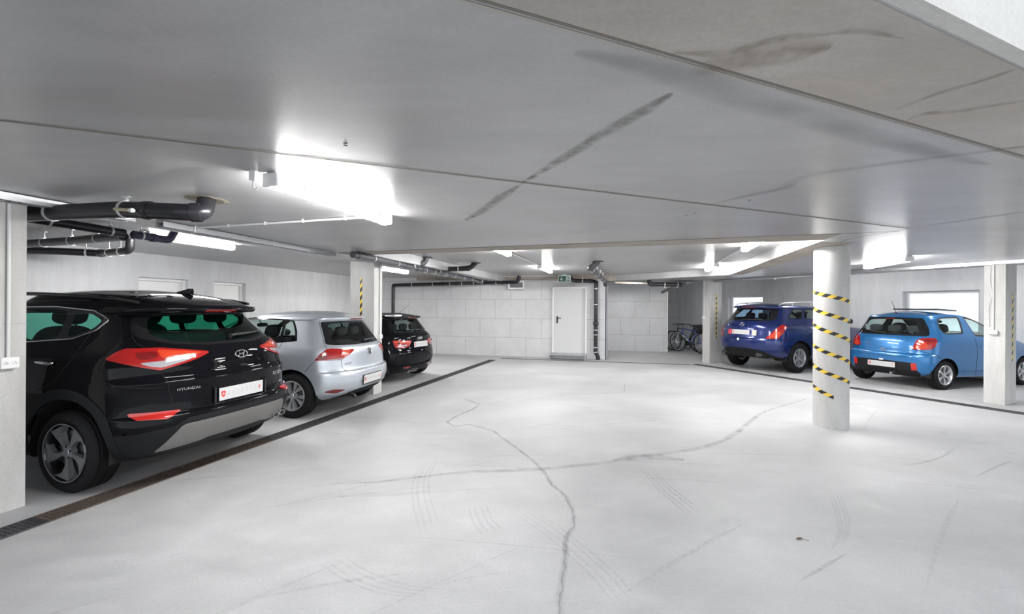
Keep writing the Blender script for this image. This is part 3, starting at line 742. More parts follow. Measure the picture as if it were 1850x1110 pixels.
def conduit(label, pts, r=.011, clips=(), group=None, rb=.03):
    """white pipe with its clips; pts in world space"""
    t = thing('conduit', label, 'conduit', pts[0], 0, group); P = [Vector(p)-Vector(pts[0]) for p in pts]
    mb = MB(); mb.tube(rounded(P, rb), r, 10); mb.build('pipe', m_pvc, t, smooth=True)
    for k in clips:
        a, b = P[0], P[-1]; c = a.lerp(b, k); d = (b-a).normalized()
        q = Vector((0, 0, 1)).rotation_difference(d).to_matrix().to_4x4()
        mb = MB(); mb.lathe([(r+.001, -.008), (r+.005, -.008), (r+.005, .008), (r+.001, .008)], 12, M=Matrix.Translation(c) @ q, closed=True)
        mb.box(c+Vector((0, 0, r+.004)), (.02, .02, .012)); mb.build('clip', m_pvc, t)
    return t
conduit('white conduit across the low ceiling from the cable tray to the near lamp', [L(-4.44, 3.34, HC-.016), L(-2.28, 3.34, HC-.016)], .011, (.2, .42, .63, .85))
conduit('white conduit between the two lamps in line with the exit sign', [L(-2.22, 7.27, HU-.016), L(-2.22, 9.75, HU-.016)], .011, (.3, .7))
conduit('white conduit between the two lamps beside the beam', [L(1.62, 7.55, HU-.016), L(1.62, 10.1, HU-.016)], .011, (.3, .7))
conduit('white conduit along the top of the block wall above the black drain pipe', [BW(.3, .30, HU-.016), BW(4.1, .30, HU-.016)], .011, (.25, .5, .75))
conduit('long white conduit low above the block wall behind the vertical black pipe', [BW(-1.2, .26, 2.44), BW(2.6, .26, 2.44)], .010, (.3, .6))
conduit('white conduit along the top edge of the wall over the grey door', [BW(3.25, .03, 2.405), BW(5.6, .03, 2.405)], .013, (.2, .5, .8))
conduit('white conduit running down the near left pillar to its socket', [L(-4.57+.014, 2.005, HC-.07), L(-4.57+.014, 2.005, 1.16)], .011, ())
conduit('white conduit along the beam and down the pillar behind the silver hatchback', [L(-4.44, 5.6, HC-.014), L(-4.44, 6.74, HC-.014), L(-4.50, 6.75, HC-.05), L(-4.50, 6.75, 1.05)], .012, ())
conduit('white conduit running down the right pillar to its socket', [R(10.41-.014, 2.985, HC-.07), R(10.41-.014, 2.985, 1.24)], .010, ())
conduit('thin white conduit on the pillar between bicycles and dark blue SUV', [R(10.42-.014, 8.80, HC-.02), R(10.42-.014, 8.80, 1.34)], .010, ())
# loose cable on the right pillar
mb = MB(); mb.tube(spline([R(10.40, 3.02, 2.3), R(10.395, 3.03, 2.05), R(10.385, 3.0, 1.85), R(10.39, 3.045, 1.6), R(10.4, 3.03, 1.3)], 8), .004, 6)
tag(mb.build('loose_cable', m_pvc, smooth=True), 'thin loose white cable hanging down the right pillar beside its conduit', 'cable')
m_sock = pbr('white socket plastic', (.80, .80, .79), .35, var=.01)
def socket(label, pos, rz, w=.10, h=.085, double=True):
    t = thing('socket', label, 'socket', pos, rz)
    mb = MB(); mb.box((0, -.028, 0), (w, .056, h)); mb.build('casing', m_sock, t, bevel=.006)
    for s in ((-1, 1) if double else (0,)):
        mb = MB(); M = Matrix.Translation((s*w*.24, -.0565, 0)) @ Matrix.Rotation(math.pi/2, 4, 'X')
        mb.lathe([(.019, 0), (.019, .003), (.015, .003), (.015, .0005)], 16, M=M)
        for dx, dz in ((0, .007), (-.006, -.004), (.006, -.004)): mb.box((s*w*.24+dx, -.0578, dz), (.005, .003, .005), mi=1)
        mb.build('outlet', [m_sock, m_blk], t)
    return t
socket('white double socket at the foot of the conduit on the near left pillar', L(-4.57, 2.0, 1.13), math.pi/2-A_L)
socket('white socket box on the pillar by the light blue hatchback', R(10.41, 2.985, 1.205), -math.pi/2-A_R, .11, .07)
socket('small white box on the pillar next to the bicycles', R(10.42, 8.80, 1.31), -math.pi/2-A_R, .1, .06, False)
socket('small white box low on the pillar behind the silver hatchback', L(-4.52, 6.75, 1.03), math.pi/2-A_L, .07, .07, False)

# ------------------------------------------------------------------ drain pipes
m_pipe = pbr('black pipe', (.016, .016, .020), .32, var=.25, scale=9, spec=.5); m_greyp = pbr('grey coated pipe', (.07, .073, .08), .4, var=.2)
ceil_z = HU
m_galv2 = pbr('clamp steel', (.66, .66, .67), .35, .45, var=.06)
def pipe(label, pts, r, clamps=(), sleeves=(), rb=None, ceil=None, mat=None, name='drain_pipe', group=None, flange=False):
    """bent pipe; clamps and sleeves are positions along its length (0..1); clamps hang on rods from the ceiling height given"""
    p0 = Vector(pts[0]); t = thing(name, label, 'pipe', p0, 0, group); P = rounded([Vector(p)-p0 for p in pts], rb or r*2.0, 8)
    mb = MB(); mb.tube(P, r, 20)
    cum = [0]
    for a, b in zip(P[:-1], P[1:]): cum.append(cum[-1]+(b-a).length)
    def at(f):
        s = f*cum[-1]; i = max(0, min(len(P)-2, int(np.searchsorted(cum, s))-1)); a, b = P[i], P[i+1]; u = (s-cum[i])/max(1e-6, cum[i+1]-cum[i])
        return a.lerp(b, u), Vector((0, 0, 1)).rotation_difference((b-a).normalized()).to_matrix().to_4x4()
    mb.build('tube', mat or m_pipe, t, smooth=True)
    for f in sleeves:
        c, q = at(f); mb = MB(); mb.lathe([(r+.0005, -.035), (r+.006, -.035), (r+.008, -.028), (r+.008, .028), (r+.006, .035), (r+.0005, .035)], 24, M=Matrix.Translation(c) @ q, closed=True); mb.build('sleeve', mat or m_pipe, t, smooth=True)
    for f in clamps:
        c, q = at(f); mb = MB(); mb.lathe([(r+.0005, -.011), (r+.006, -.011), (r+.006, .011), (r+.0005, .011)], 24, M=Matrix.Translation(c) @ q, closed=True)
        if ceil is not None:
            top = ceil-p0.z; mb.tube([c+Vector((0, 0, r)), Vector((c.x, c.y, top))], .005, 8); mb.box(Vector((c.x, c.y, top-.004)), (.05, .03, .008))
            mb.box(c+Vector((0, 0, r+.014)), (.02, .02, .022))
        else: mb.box(c+q.to_3x3() @ Vector((r+.008, 0, 0)), (.03, .03, .022))
        mb.build('clamp', m_galv2, t)
    if flange:
        e = P[-1]; mb = MB(); mb.lathe([(r+.06, ceil_z-p0.z-.001), (r+.055, ceil_z-p0.z-.012), (r, ceil_z-p0.z-.014)], 24, 0, Matrix.Translation((e.x, e.y, 0))); mb.build('flange', m_blk, t, smooth=True)
    return t
o = pipe('thick black drain pipe under the ceiling at the left, with an elbow up into it', [L(-5.9, 2.2, 2.335), (-2.96, 3.25, 2.30), (-2.42, 3.13, 2.255), (-2.30, 3.17, 2.26), (-2.40, 3.36, 2.45)], .062, (.44, .70), (.77, .90), .09, HC)
mb = MB(); mb.lathe([(.15, HC-.0005), (.11, HC-.006), (.075, HC-.004)], 24, M=Matrix.Translation((-2.39, 3.34, 0))); q = mb.build('filler_ring', pbr('rough mortar', (.36, .33, .27), .95, var=.3, scale=40, bump=.6)); q.parent = o; q.matrix_parent_inverse = Matrix.Translation(-Vector(o.location))
mb = MB(); mb.tube([(-2.96, 3.17, 2.285), (-2.80, 3.12, 2.265)], .012, 8); mb.tube([(-2.80, 3.12, 2.265), (-2.77, 3.11, 2.262)], .016, 8, 1); q = mb.build('plug_lever', [pbr('beige plastic', (.50, .45, .30), .5), m_white], o, smooth=True); q.matrix_parent_inverse = Matrix.Translation(-Vector(o.location))
pipe('straight black pipe running back above the black SUV to a purple joint', [(-4.98, 4.30, 2.46), (-4.70, 5.16, 2.44)], .05, (.25, .85), (), None, HU)
pipe('black pipe with a dark purple end joining it below the ceiling', [(-4.66, 5.24, 2.44), (-4.60, 5.72, 2.445), (-4.60, 5.80, 2.57)], .05, (.15,), (.4,), .08, HU, pbr('dark purple pipe', (.03, .028, .07), .35))
pipe('upper black pipe hanging on rods over the black SUV', [(-7.6, 6.22, 2.42), (-5.9, 5.68, 2.42), (-4.80, 5.26, 2.42)], .055, (.15, .42, .62, .82), (), None, HU)
pipe('lower black pipe bending up to the ceiling over the black SUV', [(-7.45, 6.36, 2.385), (-6.85, 6.53, 2.385), (-6.5, 6.72, 2.385), (-5.95, 6.50, 2.39), (-5.80, 6.46, 2.40), (-5.78, 6.45, 2.57)], .055, (.45, .66, .82), (.55,), .06, HU)
pipe('long grey drain pipe running back from the left beam to the block wall', [(-2.36, 6.30, 2.34), (-2.22, 6.95, 2.35), (-1.95, 8.6, 2.36), (-1.1, 12.2, 2.36), (-.95, 13.5, 2.36)], .05, (.08, .20, .29, .38, .44, .53, .61, .70, .79, .90), (.02, .25, .33, .36, .41, .50, .57, .75, .92), .05, HU, m_greyp)
pipe('short elbow from the long grey pipe up to the ceiling, nearer one', [(-1.98, 8.36, 2.37), (-1.86, 8.48, 2.42), (-1.76, 8.56, 2.46), (-1.72, 8.58, 2.57)], .055, (.12,), (.3, .6), .06, None, m_greyp, flange=True)
pipe('black branch pipe with clamp from the long grey pipe up to the ceiling', [(-1.74, 9.66, 2.38), (-1.58, 9.72, 2.43), (-.95, 9.62, 2.45), (-.82, 9.58, 2.57)], .055, (.12, .55,), (.3, .78), .08, HU, flange=True)
pipe('small elbow from the long grey pipe up to the ceiling, by the block wall', [(-.98, 12.75, 2.38), (-.80, 12.85, 2.42), (-.62, 12.95, 2.46), (-.56, 12.98, 2.57)], .055, (.15,), (.4,), .08, None, m_greyp, flange=True)
pipe('horizontal black pipe along the top of the block wall turning down at its end', [BW(3.05, .30, 2.56), BW(2.98, .30, 2.37), BW(2.4, .30, 2.365), BW(-1.32, .30, 2.30), BW(-1.32, .30, 0)], .055, (.13, .24, .30, .36, .45, .56), (.10, .33, .40, .66), .07, None)
vp = pipe('vertical black pipe down the rear wall beside the grey door', [BW(5.39, .12, 2.40), BW(5.39, .12, 1.9), BW(5.39, .12, .22), BW(5.46, .13, .10), BW(5.46, .13, .0)], .058, (.10, .30, .53, .62, .68, .84, .90), (.60, .66, .88), .06, None)
mb = MB(); mb.lathe([(.06, -.07), (.075, -.05), (.085, 0), (.075, .05), (.06, .07)], 24); q = mb.build('inspection_cap', m_pipe, vp, smooth=True); q.location = (0, 0, 1.10-2.40)
pipe('short black pipe from the exit sign to the vertical pipe by the door', [BW(4.62, .30, 2.56), BW(4.66, .30, 2.43), BW(4.78, .30, 2.39), BW(5.29, .30, 2.38), BW(5.37, .24, 2.37)], .055, (.55,), (.38, .8), .06, HU)
pipe('clustered grey pipe sloping from the ceiling to the corner of the block wall', [(2.80, 12.78, 2.26), (2.74, 12.6, 2.37), (1.92, 9.95, 2.42), (1.68, 9.22, 2.44), (1.74, 9.12, 2.47), (1.83, 9.1, 2.57)], .062, (.2, .38, .6, .86), (.08, .3, .48, .7, .8, .92), .06, HU, m_greyp, flange=True)
pipe('black pipe dropping from the ceiling and running over the passage wall', [(4.02, 12.5, HU), (4.02, 12.5, 2.275), (4.86, 12.36, 2.27), (5.08, 12.75, 2.27)], .062, (.45, .68), (.80,), .1, None, flange=True)
mb = MB(); mb.tube(spline([(5.08, 12.78, 2.27), (5.10, 13.3, 2.25), (5.06, 13.8, 2.20), (5.04, 14.3, 2.12)], 8), .05, 14)
for k in range(9):
    u = k/8; c = Vector((5.085+.02*math.sin(u*3)-.03*u, 12.9+1.25*u, 2.27-.12*u*u)); mb.lathe([(.052, -.012), (.06, -.004), (.06, .004), (.052, .012)], 14, 1, Matrix.Translation(c) @ Matrix.Rotation(math.pi/2-.3, 4, 'X'))
tag(mb.build('flexible_hose', [m_blk, m_galv2], smooth=True), 'dark ribbed hose hanging under the ceiling over the bicycles', 'hose')

# vent box with pale frame at the top of the block wall
v = thing('wall_vent', 'small vent with a white frame high on the block wall under the pipe elbow', 'vent', BW(2.93, .22, 2.28), A_B)
mb = MB()
for s in (-1, 1): mb.box((s*.235, -.03, 0), (.05, .06, .26))
mb.box((0, -.03, -.105), (.42, .06, .05)); mb.box((0, -.03, .105), (.42, .06, .05)); mb.build('frame', m_white, v, bevel=.004)
mb = MB()
for z in (-.05, 0, .05): mb.box((0, -.02, z), (.42, .03, .012), Matrix.Rotation(.6, 3, 'X'))
mb.box((0, -.004, 0), (.42, .006, .16)); mb.build('louvre', m_steelgrey, v)

# green exit sign
m_green = pbr('exit sign green', (.004, .095, .055), .35, var=.02); m_signw = pbr('sign white', (.72, .80, .75), .4, var=.02)
s = thing('exit_sign', 'green emergency exit sign with arrow and running figure above the grey door', 'sign', BW(4.48, .55, 2.445), A_B)
mb = MB(); mb.box((0, 0, 0), (.37, .05, .20)); mb.box((0, 0, .113), (.12, .04, .026)); mb.build('case', m_signw, s, bevel=.006)
mb = MB(); mb.box((0, -.0262, -.006), (.34, .002, .165)); mb.build('panel', m_green, s)
mb = MB(); y = -.0285
def flat(pts, mi=0): mb.add([(x, y, z) for x, z in pts]+[(x, y+.0012, z) for x, z in pts], [tuple(range(len(pts)))]+[(i, (i+1) % len(pts), len(pts)+(i+1) % len(pts), len(pts)+i) for i in range(len(pts))], mi)
flat([(-.098, .055), (-.082, .055), (-.082, -.02), (-.055, .005), (-.045, -.007), (-.09, -.06), (-.135, -.007), (-.125, .005), (-.098, -.02)])
flat([(.05, -.075), (.065, -.075), (.065, .055), (.14, .055), (.14, -.075), (.152, -.075), (.152, .068), (.05, .068)])
mb.build('arrow', m_signw, s)
mb = MB(); flat([(.105+.012*math.cos(k*.7), .036+.012*math.sin(k*.7)) for k in range(9)])
flat([(.09, .02), (.115, .02), (.112, -.01), (.128, -.03), (.145, -.03), (.145, -.04), (.12, -.04), (.104, -.022), (.088, -.06), (.07, -.06), (.07, -.052), (.082, -.05), (.092, -.012), (.085, .0), (.075, -.008), (.069, -.001)])
mb.build('running_figure', m_signw, s)
# grated step under the door
g = thing('door_step', 'galvanised grated step below the grey door', 'step', BW(4.56, .24, 0), A_B)
mb = MB(); mb.box((0, 0, .157), (1.12, .44, .012))
for k in range(28): mb.box((-.545+k*.0404, -.222, .095), (.006, .004, .112))
for z in (.045, .148): mb.box((0, -.224, z), (1.12, .006, .012))
mb.build('tread', m_galv, g)
mb = MB()
for k in (-1, 1): mb.box((k*.54, 0, .075), (.03, .42, .15))
mb.box((0, .1, .075), (1.06, .01, .14)); mb.build('support', m_galv, g)

# ------------------------------------------------------------------ drain grates, one per metre
m_grate = pbr('grate steel', (.10, .10, .105), .45, .6, var=.25, scale=20); m_rust = pbr('rusty grate steel', (.105, .08, .066), .7, .3, var=.45, scale=12)
def grate_mesh(ln, mat, w=.20):
    mb = MB()
    for s in (-1, 1): mb.box((s*(w/2-.006), ln/2, .004), (.012, ln-.004, .012))
    for e in (.008, ln-.008): mb.box((0, e, .004), (w-.024, .012, .012))
    n = int(ln/.03)
    for i in range(n): mb.box((0, .02+i*(ln-.04)/(n-1), .003), (w-.024, .007, .010))
    for x in (-.058, -.029, 0, .029, .058): mb.box((x, ln/2, .0055), (.006, ln-.02, .006))
    return mb
def drain(fn, o, a0, a1, rz, labels, group, rusty=(), w=.20):
    n = int(round(a1-a0)); protos = {}
    for i in range(n):
        k = i in rusty
        if k not in protos:
            g = thing('drain_grate', '', 'drain grate'); grate_mesh(1.0, m_rust if k else m_grate, w).build('grating', m_rust if k else m_grate, g)
            mb = MB(); mb.box((0, .5, .0006), (w-.01, .995, .001)); mb.build('channel', m_dark, g); protos[k] = g
        else: g = copy_tree(protos[k])
        g.location = fn(o, a0+i); g.rotation_euler = (0, 0, rz); g['group'] = group; g['label'] = labels(i, k)
ordn = ['first', 'second', 'third', 'fourth', 'fifth', 'sixth', 'seventh', 'eighth', 'ninth', 'tenth', 'eleventh', 'twelfth']
def labL(i, k):
    near = {0: 'steel drain grate nearest the camera, at the foot of the left pillar', 1: 'rusty brown drain grate beside the black SUV wheel', 2: 'rusty drain grate under the rear bumper of the black SUV'}
    return near.get(i, '%s drain grate from the near end of the left drain' % ordn[i])
drain(L, -4.16, 1.0, 12.0, -A_L, labL, 'drain grates in the left drain', (1, 2))
m_grate2 = m_grate
drain(R, 9.82, .6, 8.6, -A_R, lambda i, k: '%s drain grate of the right drain, counted from the near end' % ordn[i], 'drain grates in the right drain', (), .2)
mb = MB(); d0, d1 = Vector((-.33, 13.10, 0)), Vector((5.0, 11.92, 0)); d = (d1-d0).normalized(); q = Vector((-d.y, d.x, 0))
mb.prism([d0-q*.055, d1-q*.055, d1+q*.055, d0+q*.055], .0, .004, 0); mb.prism([d0-q*.045, d1-q*.045, d1+q*.045, d0+q*.045], .003, .0052, 1)
tag(mb.build('slot_drain', [m_steelgrey, m_dark]), 'narrow dark slot drain along the floor in front of the rear wall', 'drain')
# scrap on the floor
mb = MB(); mb.ball((0, 0, .006), (.05, .018, .012), Matrix.Rotation(.3, 3, 'Z'), 0, 1, 10, 6); mb.tube([(.02, 0, .004), (.05, -.025, .003)], .0015, 5)
o = mb.build('dry_leaf', pbr('brown leaf', (.16, .10, .07), .8), smooth=True); o.location = (1.97, 2.91, 0); tag(o, 'tiny brown dry leaf lying on the open floor', 'leaf')
# ------------------------------------------------------------------ cars
def sdist(px, py, poly):
    """signed distance to a polygon, negative inside"""
    d = np.full(px.shape, 1e9); ins = np.zeros(px.shape, bool); n = len(poly)
    for i in range(n):
        ax, ay = poly[i]; bx, by = poly[(i+1) % n]; ex, ey = bx-ax, by-ay; l2 = ex*ex+ey*ey+1e-12
        t = np.clip(((px-ax)*ex+(py-ay)*ey)/l2, 0, 1); d = np.minimum(d, np.hypot(px-ax-t*ex, py-ay-t*ey))
        c = ((ay > py) != (by > py)) & (px < (bx-ax)*(py-ay)/(by-ay+1e-15)+ax); ins ^= c
    return np.where(ins, -d, d)
def smooth_poly(p, n=5, r=None):
    """closed polygon with Catmull-Rom rounding"""
    m = len(p); out = []
    for i in range(m):
        p0, p1, p2, p3 = [np.array(p[(i+k-1) % m], float) for k in range(4)]
        for k in range(n):
            t = k/n; out.append(tuple(.5*((2*p1)+(p2-p0)*t+(2*p0-5*p1+4*p2-p3)*t*t+(3*p1-p0-3*p2+p3)*t**3)))
    return out
def round_poly(p, r=.03, n=4):
    out = []; m = len(p)
    for i in range(m):
        a, b, c = [Vector(p[(i+k-1) % m]) for k in range(3)]; d1, d2 = a-b, c-b; k = min(r, d1.length*.45, d2.length*.45)
        u, v = b+d1.normalized()*k, b+d2.normalized()*k
        for t in range(n+1):
            s = t/n; q = u*(1-s)**2+b*2*s*(1-s)+v*s*s; out.append((q.x, q.y))
    return out
class Shell:
    def __init__(s, spec):
        V, F, S, N = car_body(spec); s.V = [tuple(v) for v in V]; s.S = list(S); s.F = list(F); s.P = ['body']*len(F)
        # smooth normals of the whole body, kept by every part cut from it
        me = bpy.data.meshes.new('tmp'); me.from_pydata(s.V, [], s.F); me.update()
        s.NO = [Vector(v.normal) for v in me.vertices]
        s.bvh = BVHTree.FromPolygons(s.V, s.F); bpy.data.meshes.remove(me)
        s.kd = None
    def coords(s, space):
        V = np.array(s.V)
        if space == 's': a, b = np.array(s.S), V[:, 2]; bad = (V[:, 0] > 1.3)
        elif space[0] == 'x': sg = 1 if space[1] == 'L' else -1; a, b = V[:, 0], V[:, 2]; bad = (V[:, 1]*sg < .3)
        elif space == 'f': a, b = V[:, 1], V[:, 2]; bad = (V[:, 0] < 1.0)
        return a, b, bad
    def cut(s, poly, space, part, only=('body',)):
        a, b, bad = s.coords(space); d = sdist(a, b, poly); d = np.where(bad, np.maximum(d, .05), d); d[np.abs(d) < 1e-5] = 1e-5; neg = d < 0
        NF, NP = [], []; E = {}
        def cross(i, j):
            k = (min(i, j), max(i, j))
            if k not in E:
                i, j = k; t = d[i]/(d[i]-d[j]); t = min(.999, max(.001, t))
                s.V.append(tuple(s.V[i][c]*(1-t)+s.V[j][c]*t for c in range(3))); s.S.append(s.S[i]*(1-t)+s.S[j]*t)
                s.NO.append((s.NO[i]*(1-t)+s.NO[j]*t).normalized()); E[k] = len(s.V)-1
            return E[k]
        for f, p in zip(s.F, s.P):
            if p not in only: NF.append(f); NP.append(p); continue
            k = sum(1 for i in f if neg[i])
            if k == 0: NF.append(f); NP.append(p)
            elif k == len(f): NF.append(f); NP.append(part)
            else:
                A, B = [], []
                for q in range(len(f)):
                    i, j = f[q], f[(q+1) % len(f)]
                    (A if neg[i] else B).append(i)
                    if neg[i] != neg[j]: c = cross(i, j); A.append(c); B.append(c)
                if len(A) > 2: NF.append(tuple(A)); NP.append(part)
                if len(B) > 2: NF.append(tuple(B)); NP.append(p)
        s.F, s.P = NF, NP
    def part(s, key, name, mat, parent, push=0.0, skirt=0.0, label=None):
        ids = [f for f, p in zip(s.F, s.P) if p == key]
        if not ids: return None
        used = sorted({i for f in ids for i in f}); mp = {i: k for k, i in enumerate(used)}
        vs = [Vector(s.V[i])+s.NO[i]*push for i in used]; fs = [tuple(mp[i] for i in f) for f in ids]; no = [s.NO[i] for i in used]
        if skirt:
            cnt = {}
            for f in fs:
                for q in range(len(f)): k = (f[q], f[(q+1) % len(f)]); cnt[k] = cnt.get(k, 0)+1
            bd = [k for k in cnt if (k[1], k[0]) not in cnt]; nm = {}
            for a, b in bd:
                for q in (a, b):
                    if q not in nm: nm[q] = len(vs); vs.append(vs[q]-no[q]*skirt)
            fs += [(b, a, nm[a], nm[b]) for a, b in bd]
        me = bpy.data.meshes.new(name); me.from_pydata(vs, [], fs)
        for m in (mat if isinstance(mat, list) else [mat]): me.materials.append(m)
        me.polygons.foreach_set('use_smooth', [True]*len(me.polygons))
        if not skirt: me.update(); me.normals_split_custom_set_from_vertices([tuple(n) for n in no])
        else: me.set_sharp_from_angle(angle=math.radians(50)); me.update()
        o = bpy.data.objects.new(name, me); COL.objects.link(o); o.parent = parent
        if label: o['label'] = label
        return o
    def loops(s, key):
        ids = [f for f, p in zip(s.F, s.P) if p in key]; cnt = {}
        for f in ids:
            for q in range(len(f)): cnt[(f[q], f[(q+1) % len(f)])] = 1
        nx = {a: b for a, b in cnt if (b, a) not in cnt}; out = []
        while nx:
            a, b = nx.popitem(); L_ = [a, b]
            while L_[-1] in nx: L_.append(nx.pop(L_[-1]))
            out.append([Vector(s.V[i]) for i in L_[:-1] if True])
        return out
    def at(s, a, z):
        """point and normal at arc length a, height z at the rear"""
        if s.kd is None:
            idx = [i for i in range(len(s.V)) if s.V[i][0] < 1.3]; s.kd = KDTree(len(idx)); s.idx = idx
            for i in idx: s.kd.insert((s.S[i], s.V[i][2], 0), i)
            s.kd.balance()
        w = 0; p = Vector((0, 0, 0)); n = Vector((0, 0, 0))
        for co, i, dist in s.kd.find_n((a, z, 0), 5):
            k = 1/(dist*dist+1e-6); p += Vector(s.V[i])*k; n += s.NO[i]*k; w += k
        p /= w; h = s.bvh.find_nearest(p)
        return (h[0] if h[0] is not None else p), n.normalized()
    def side(s, x, z, sg):
        h = s.bvh.ray_cast(Vector((x, 2.0*sg, z)), Vector((0, -sg, 0)))
        if h[0] is None: h = s.bvh.find_nearest(Vector((x, .8*sg, z)))
        n = h[1] if h[1].y*sg > 0 else -h[1]
        return h[0], n
    def line(s, pts, space, step=.03):
        out = []
        for (a, b), (c, d) in zip(pts[:-1], pts[1:]):
            n = max(1, int(math.hypot(c-a, d-b)/step))
            for i in range(n):
                t = i/n; out.append((a+(c-a)*t, b+(d-b)*t))
        out.append(pts[-1])
        if space == 's': return [s.at(*p)[0] for p in out]
        sg = 1 if space[1] == 'L' else -1
        return [s.side(p[0], p[1], sg)[0] for p in out]

def frame_at(p, n, roll=0.0):
    """matrix: local x to the right as read from outside, local y up, local z outwards"""
    n = n.normalized(); r = Vector((0, 0, 1)).cross(n).normalized(); u = n.cross(r)
    M = Matrix((r, u, n)).transposed().to_4x4(); M.translation = p
    return M @ Matrix.Rotation(roll, 4, 'Z')
FONT_CACHE = {}
def text_mesh(txt, size, shear=0.0, depth=.0015, space=1.0, sx=1.0):
    k = (txt, size, shear, space)
    if k not in FONT_CACHE:
        cu = bpy.data.curves.new('t', 'FONT'); cu.body = txt; cu.size = size; cu.extrude = depth; cu.align_x = 'CENTER'; cu.align_y = 'CENTER'; cu.shear = shear; cu.space_character = space; cu.resolution_u = 4; cu.offset = size*.008
        ob = bpy.data.objects.new('t', cu); COL.objects.link(ob); bpy.context.view_layer.update()
        me = bpy.data.meshes.new_from_object(ob.evaluated_get(bpy.context.evaluated_depsgraph_get()))
        bpy.data.objects.remove(ob); bpy.data.curves.remove(cu)
        FONT_CACHE[k] = ([tuple((v.co.x*sx, v.co.y, v.co.z)) for v in me.vertices], [tuple(p.vertices) for p in me.polygons]); bpy.data.meshes.remove(me)
    return FONT_CACHE[k]
def lettering(txt, size, M, mat, parent, name='lettering', **k):
    v, f = text_mesh(txt, size, **k); mb = MB(); mb.add([M @ Vector(p) for p in v], f); return mb.build(name, mat, parent)

m_chrome = pbr('bright chrome', (.80, .80, .81), .10, 1, var=.01)
m_tyre = pbr('tyre rubber', (.009, .009, .010), .7, spec=.22, var=.2, scale=18, bump=.15)
m_trim = pbr('black trim', (.014, .014, .015), .4)
m_gloss = pbr('gloss black', (.008, .008, .009), .06, coat=.5)
m_clad = pbr('charcoal cladding', (.010, .0105, .012), .55, spec=.22, var=.12, scale=60, bump=.1)
m_cloth = pbr('dark seat cloth', (.022, .022, .025), .85); m_cloth2 = pbr('grey seat cloth', (.055, .055, .06), .85)
m_gap = pbr('panel gap', (.004, .004, .004), .9)
m_disc = pbr('brake disc', (.16, .16, .165), .35, .8)
m_well = pbr('wheel well', (.008, .008, .008), .95)
m_plate = pbr('licence plate white', (.54, .54, .54), .35, var=.05, scale=14); m_swred = pbr('shield red', (.62, .02, .02), .4); m_faint = pbr('faint grey print', (.62, .60, .60), .5)
def lampmat(name, col, rough=.08):
    """moulded lens with ribs"""
    m, t, b, N = nt(name); lk = t.links.new; tc = N('ShaderNodeTexCoord')
    w = N('ShaderNodeTexWave'); w.inputs['Scale'].default_value = 40; w.inputs['Distortion'].default_value = 3; w.bands_direction = 'Z'; lk(tc.outputs['Object'], w.inputs[0])
    mx = N('ShaderNodeMix', data_type='RGBA'); mx.inputs[6].default_value = tuple(c*.75 for c in col)+(1,); mx.inputs[7].default_value = tuple(min(1, c*1.12+.005) for c in col)+(1,)
    lk(w.outputs[1], mx.inputs[0]); lk(mx.outputs[2], b.inputs['Base Color']); b.inputs['Roughness'].default_value = rough; b.inputs['Coat Weight'].default_value = .8; b.inputs['Coat Roughness'].default_value = .02
    bp = N('ShaderNodeBump'); bp.inputs['Strength'].default_value = .1; bp.inputs['Distance'].default_value = .003; lk(w.outputs[1], bp.inputs['Height']); lk(bp.outputs[0], b.inputs['Normal']); return m
m_red = lampmat('red lens', (.34, .006, .005)); m_orange = lampmat('orange red lens', (.55, .045, .010)); m_clear = lampmat('clear lens', (.34, .34, .36)); m_deep = lampmat('deep red lens', (.16, .004, .005)); m_refl = lampmat('red reflector', (.46, .014, .010))

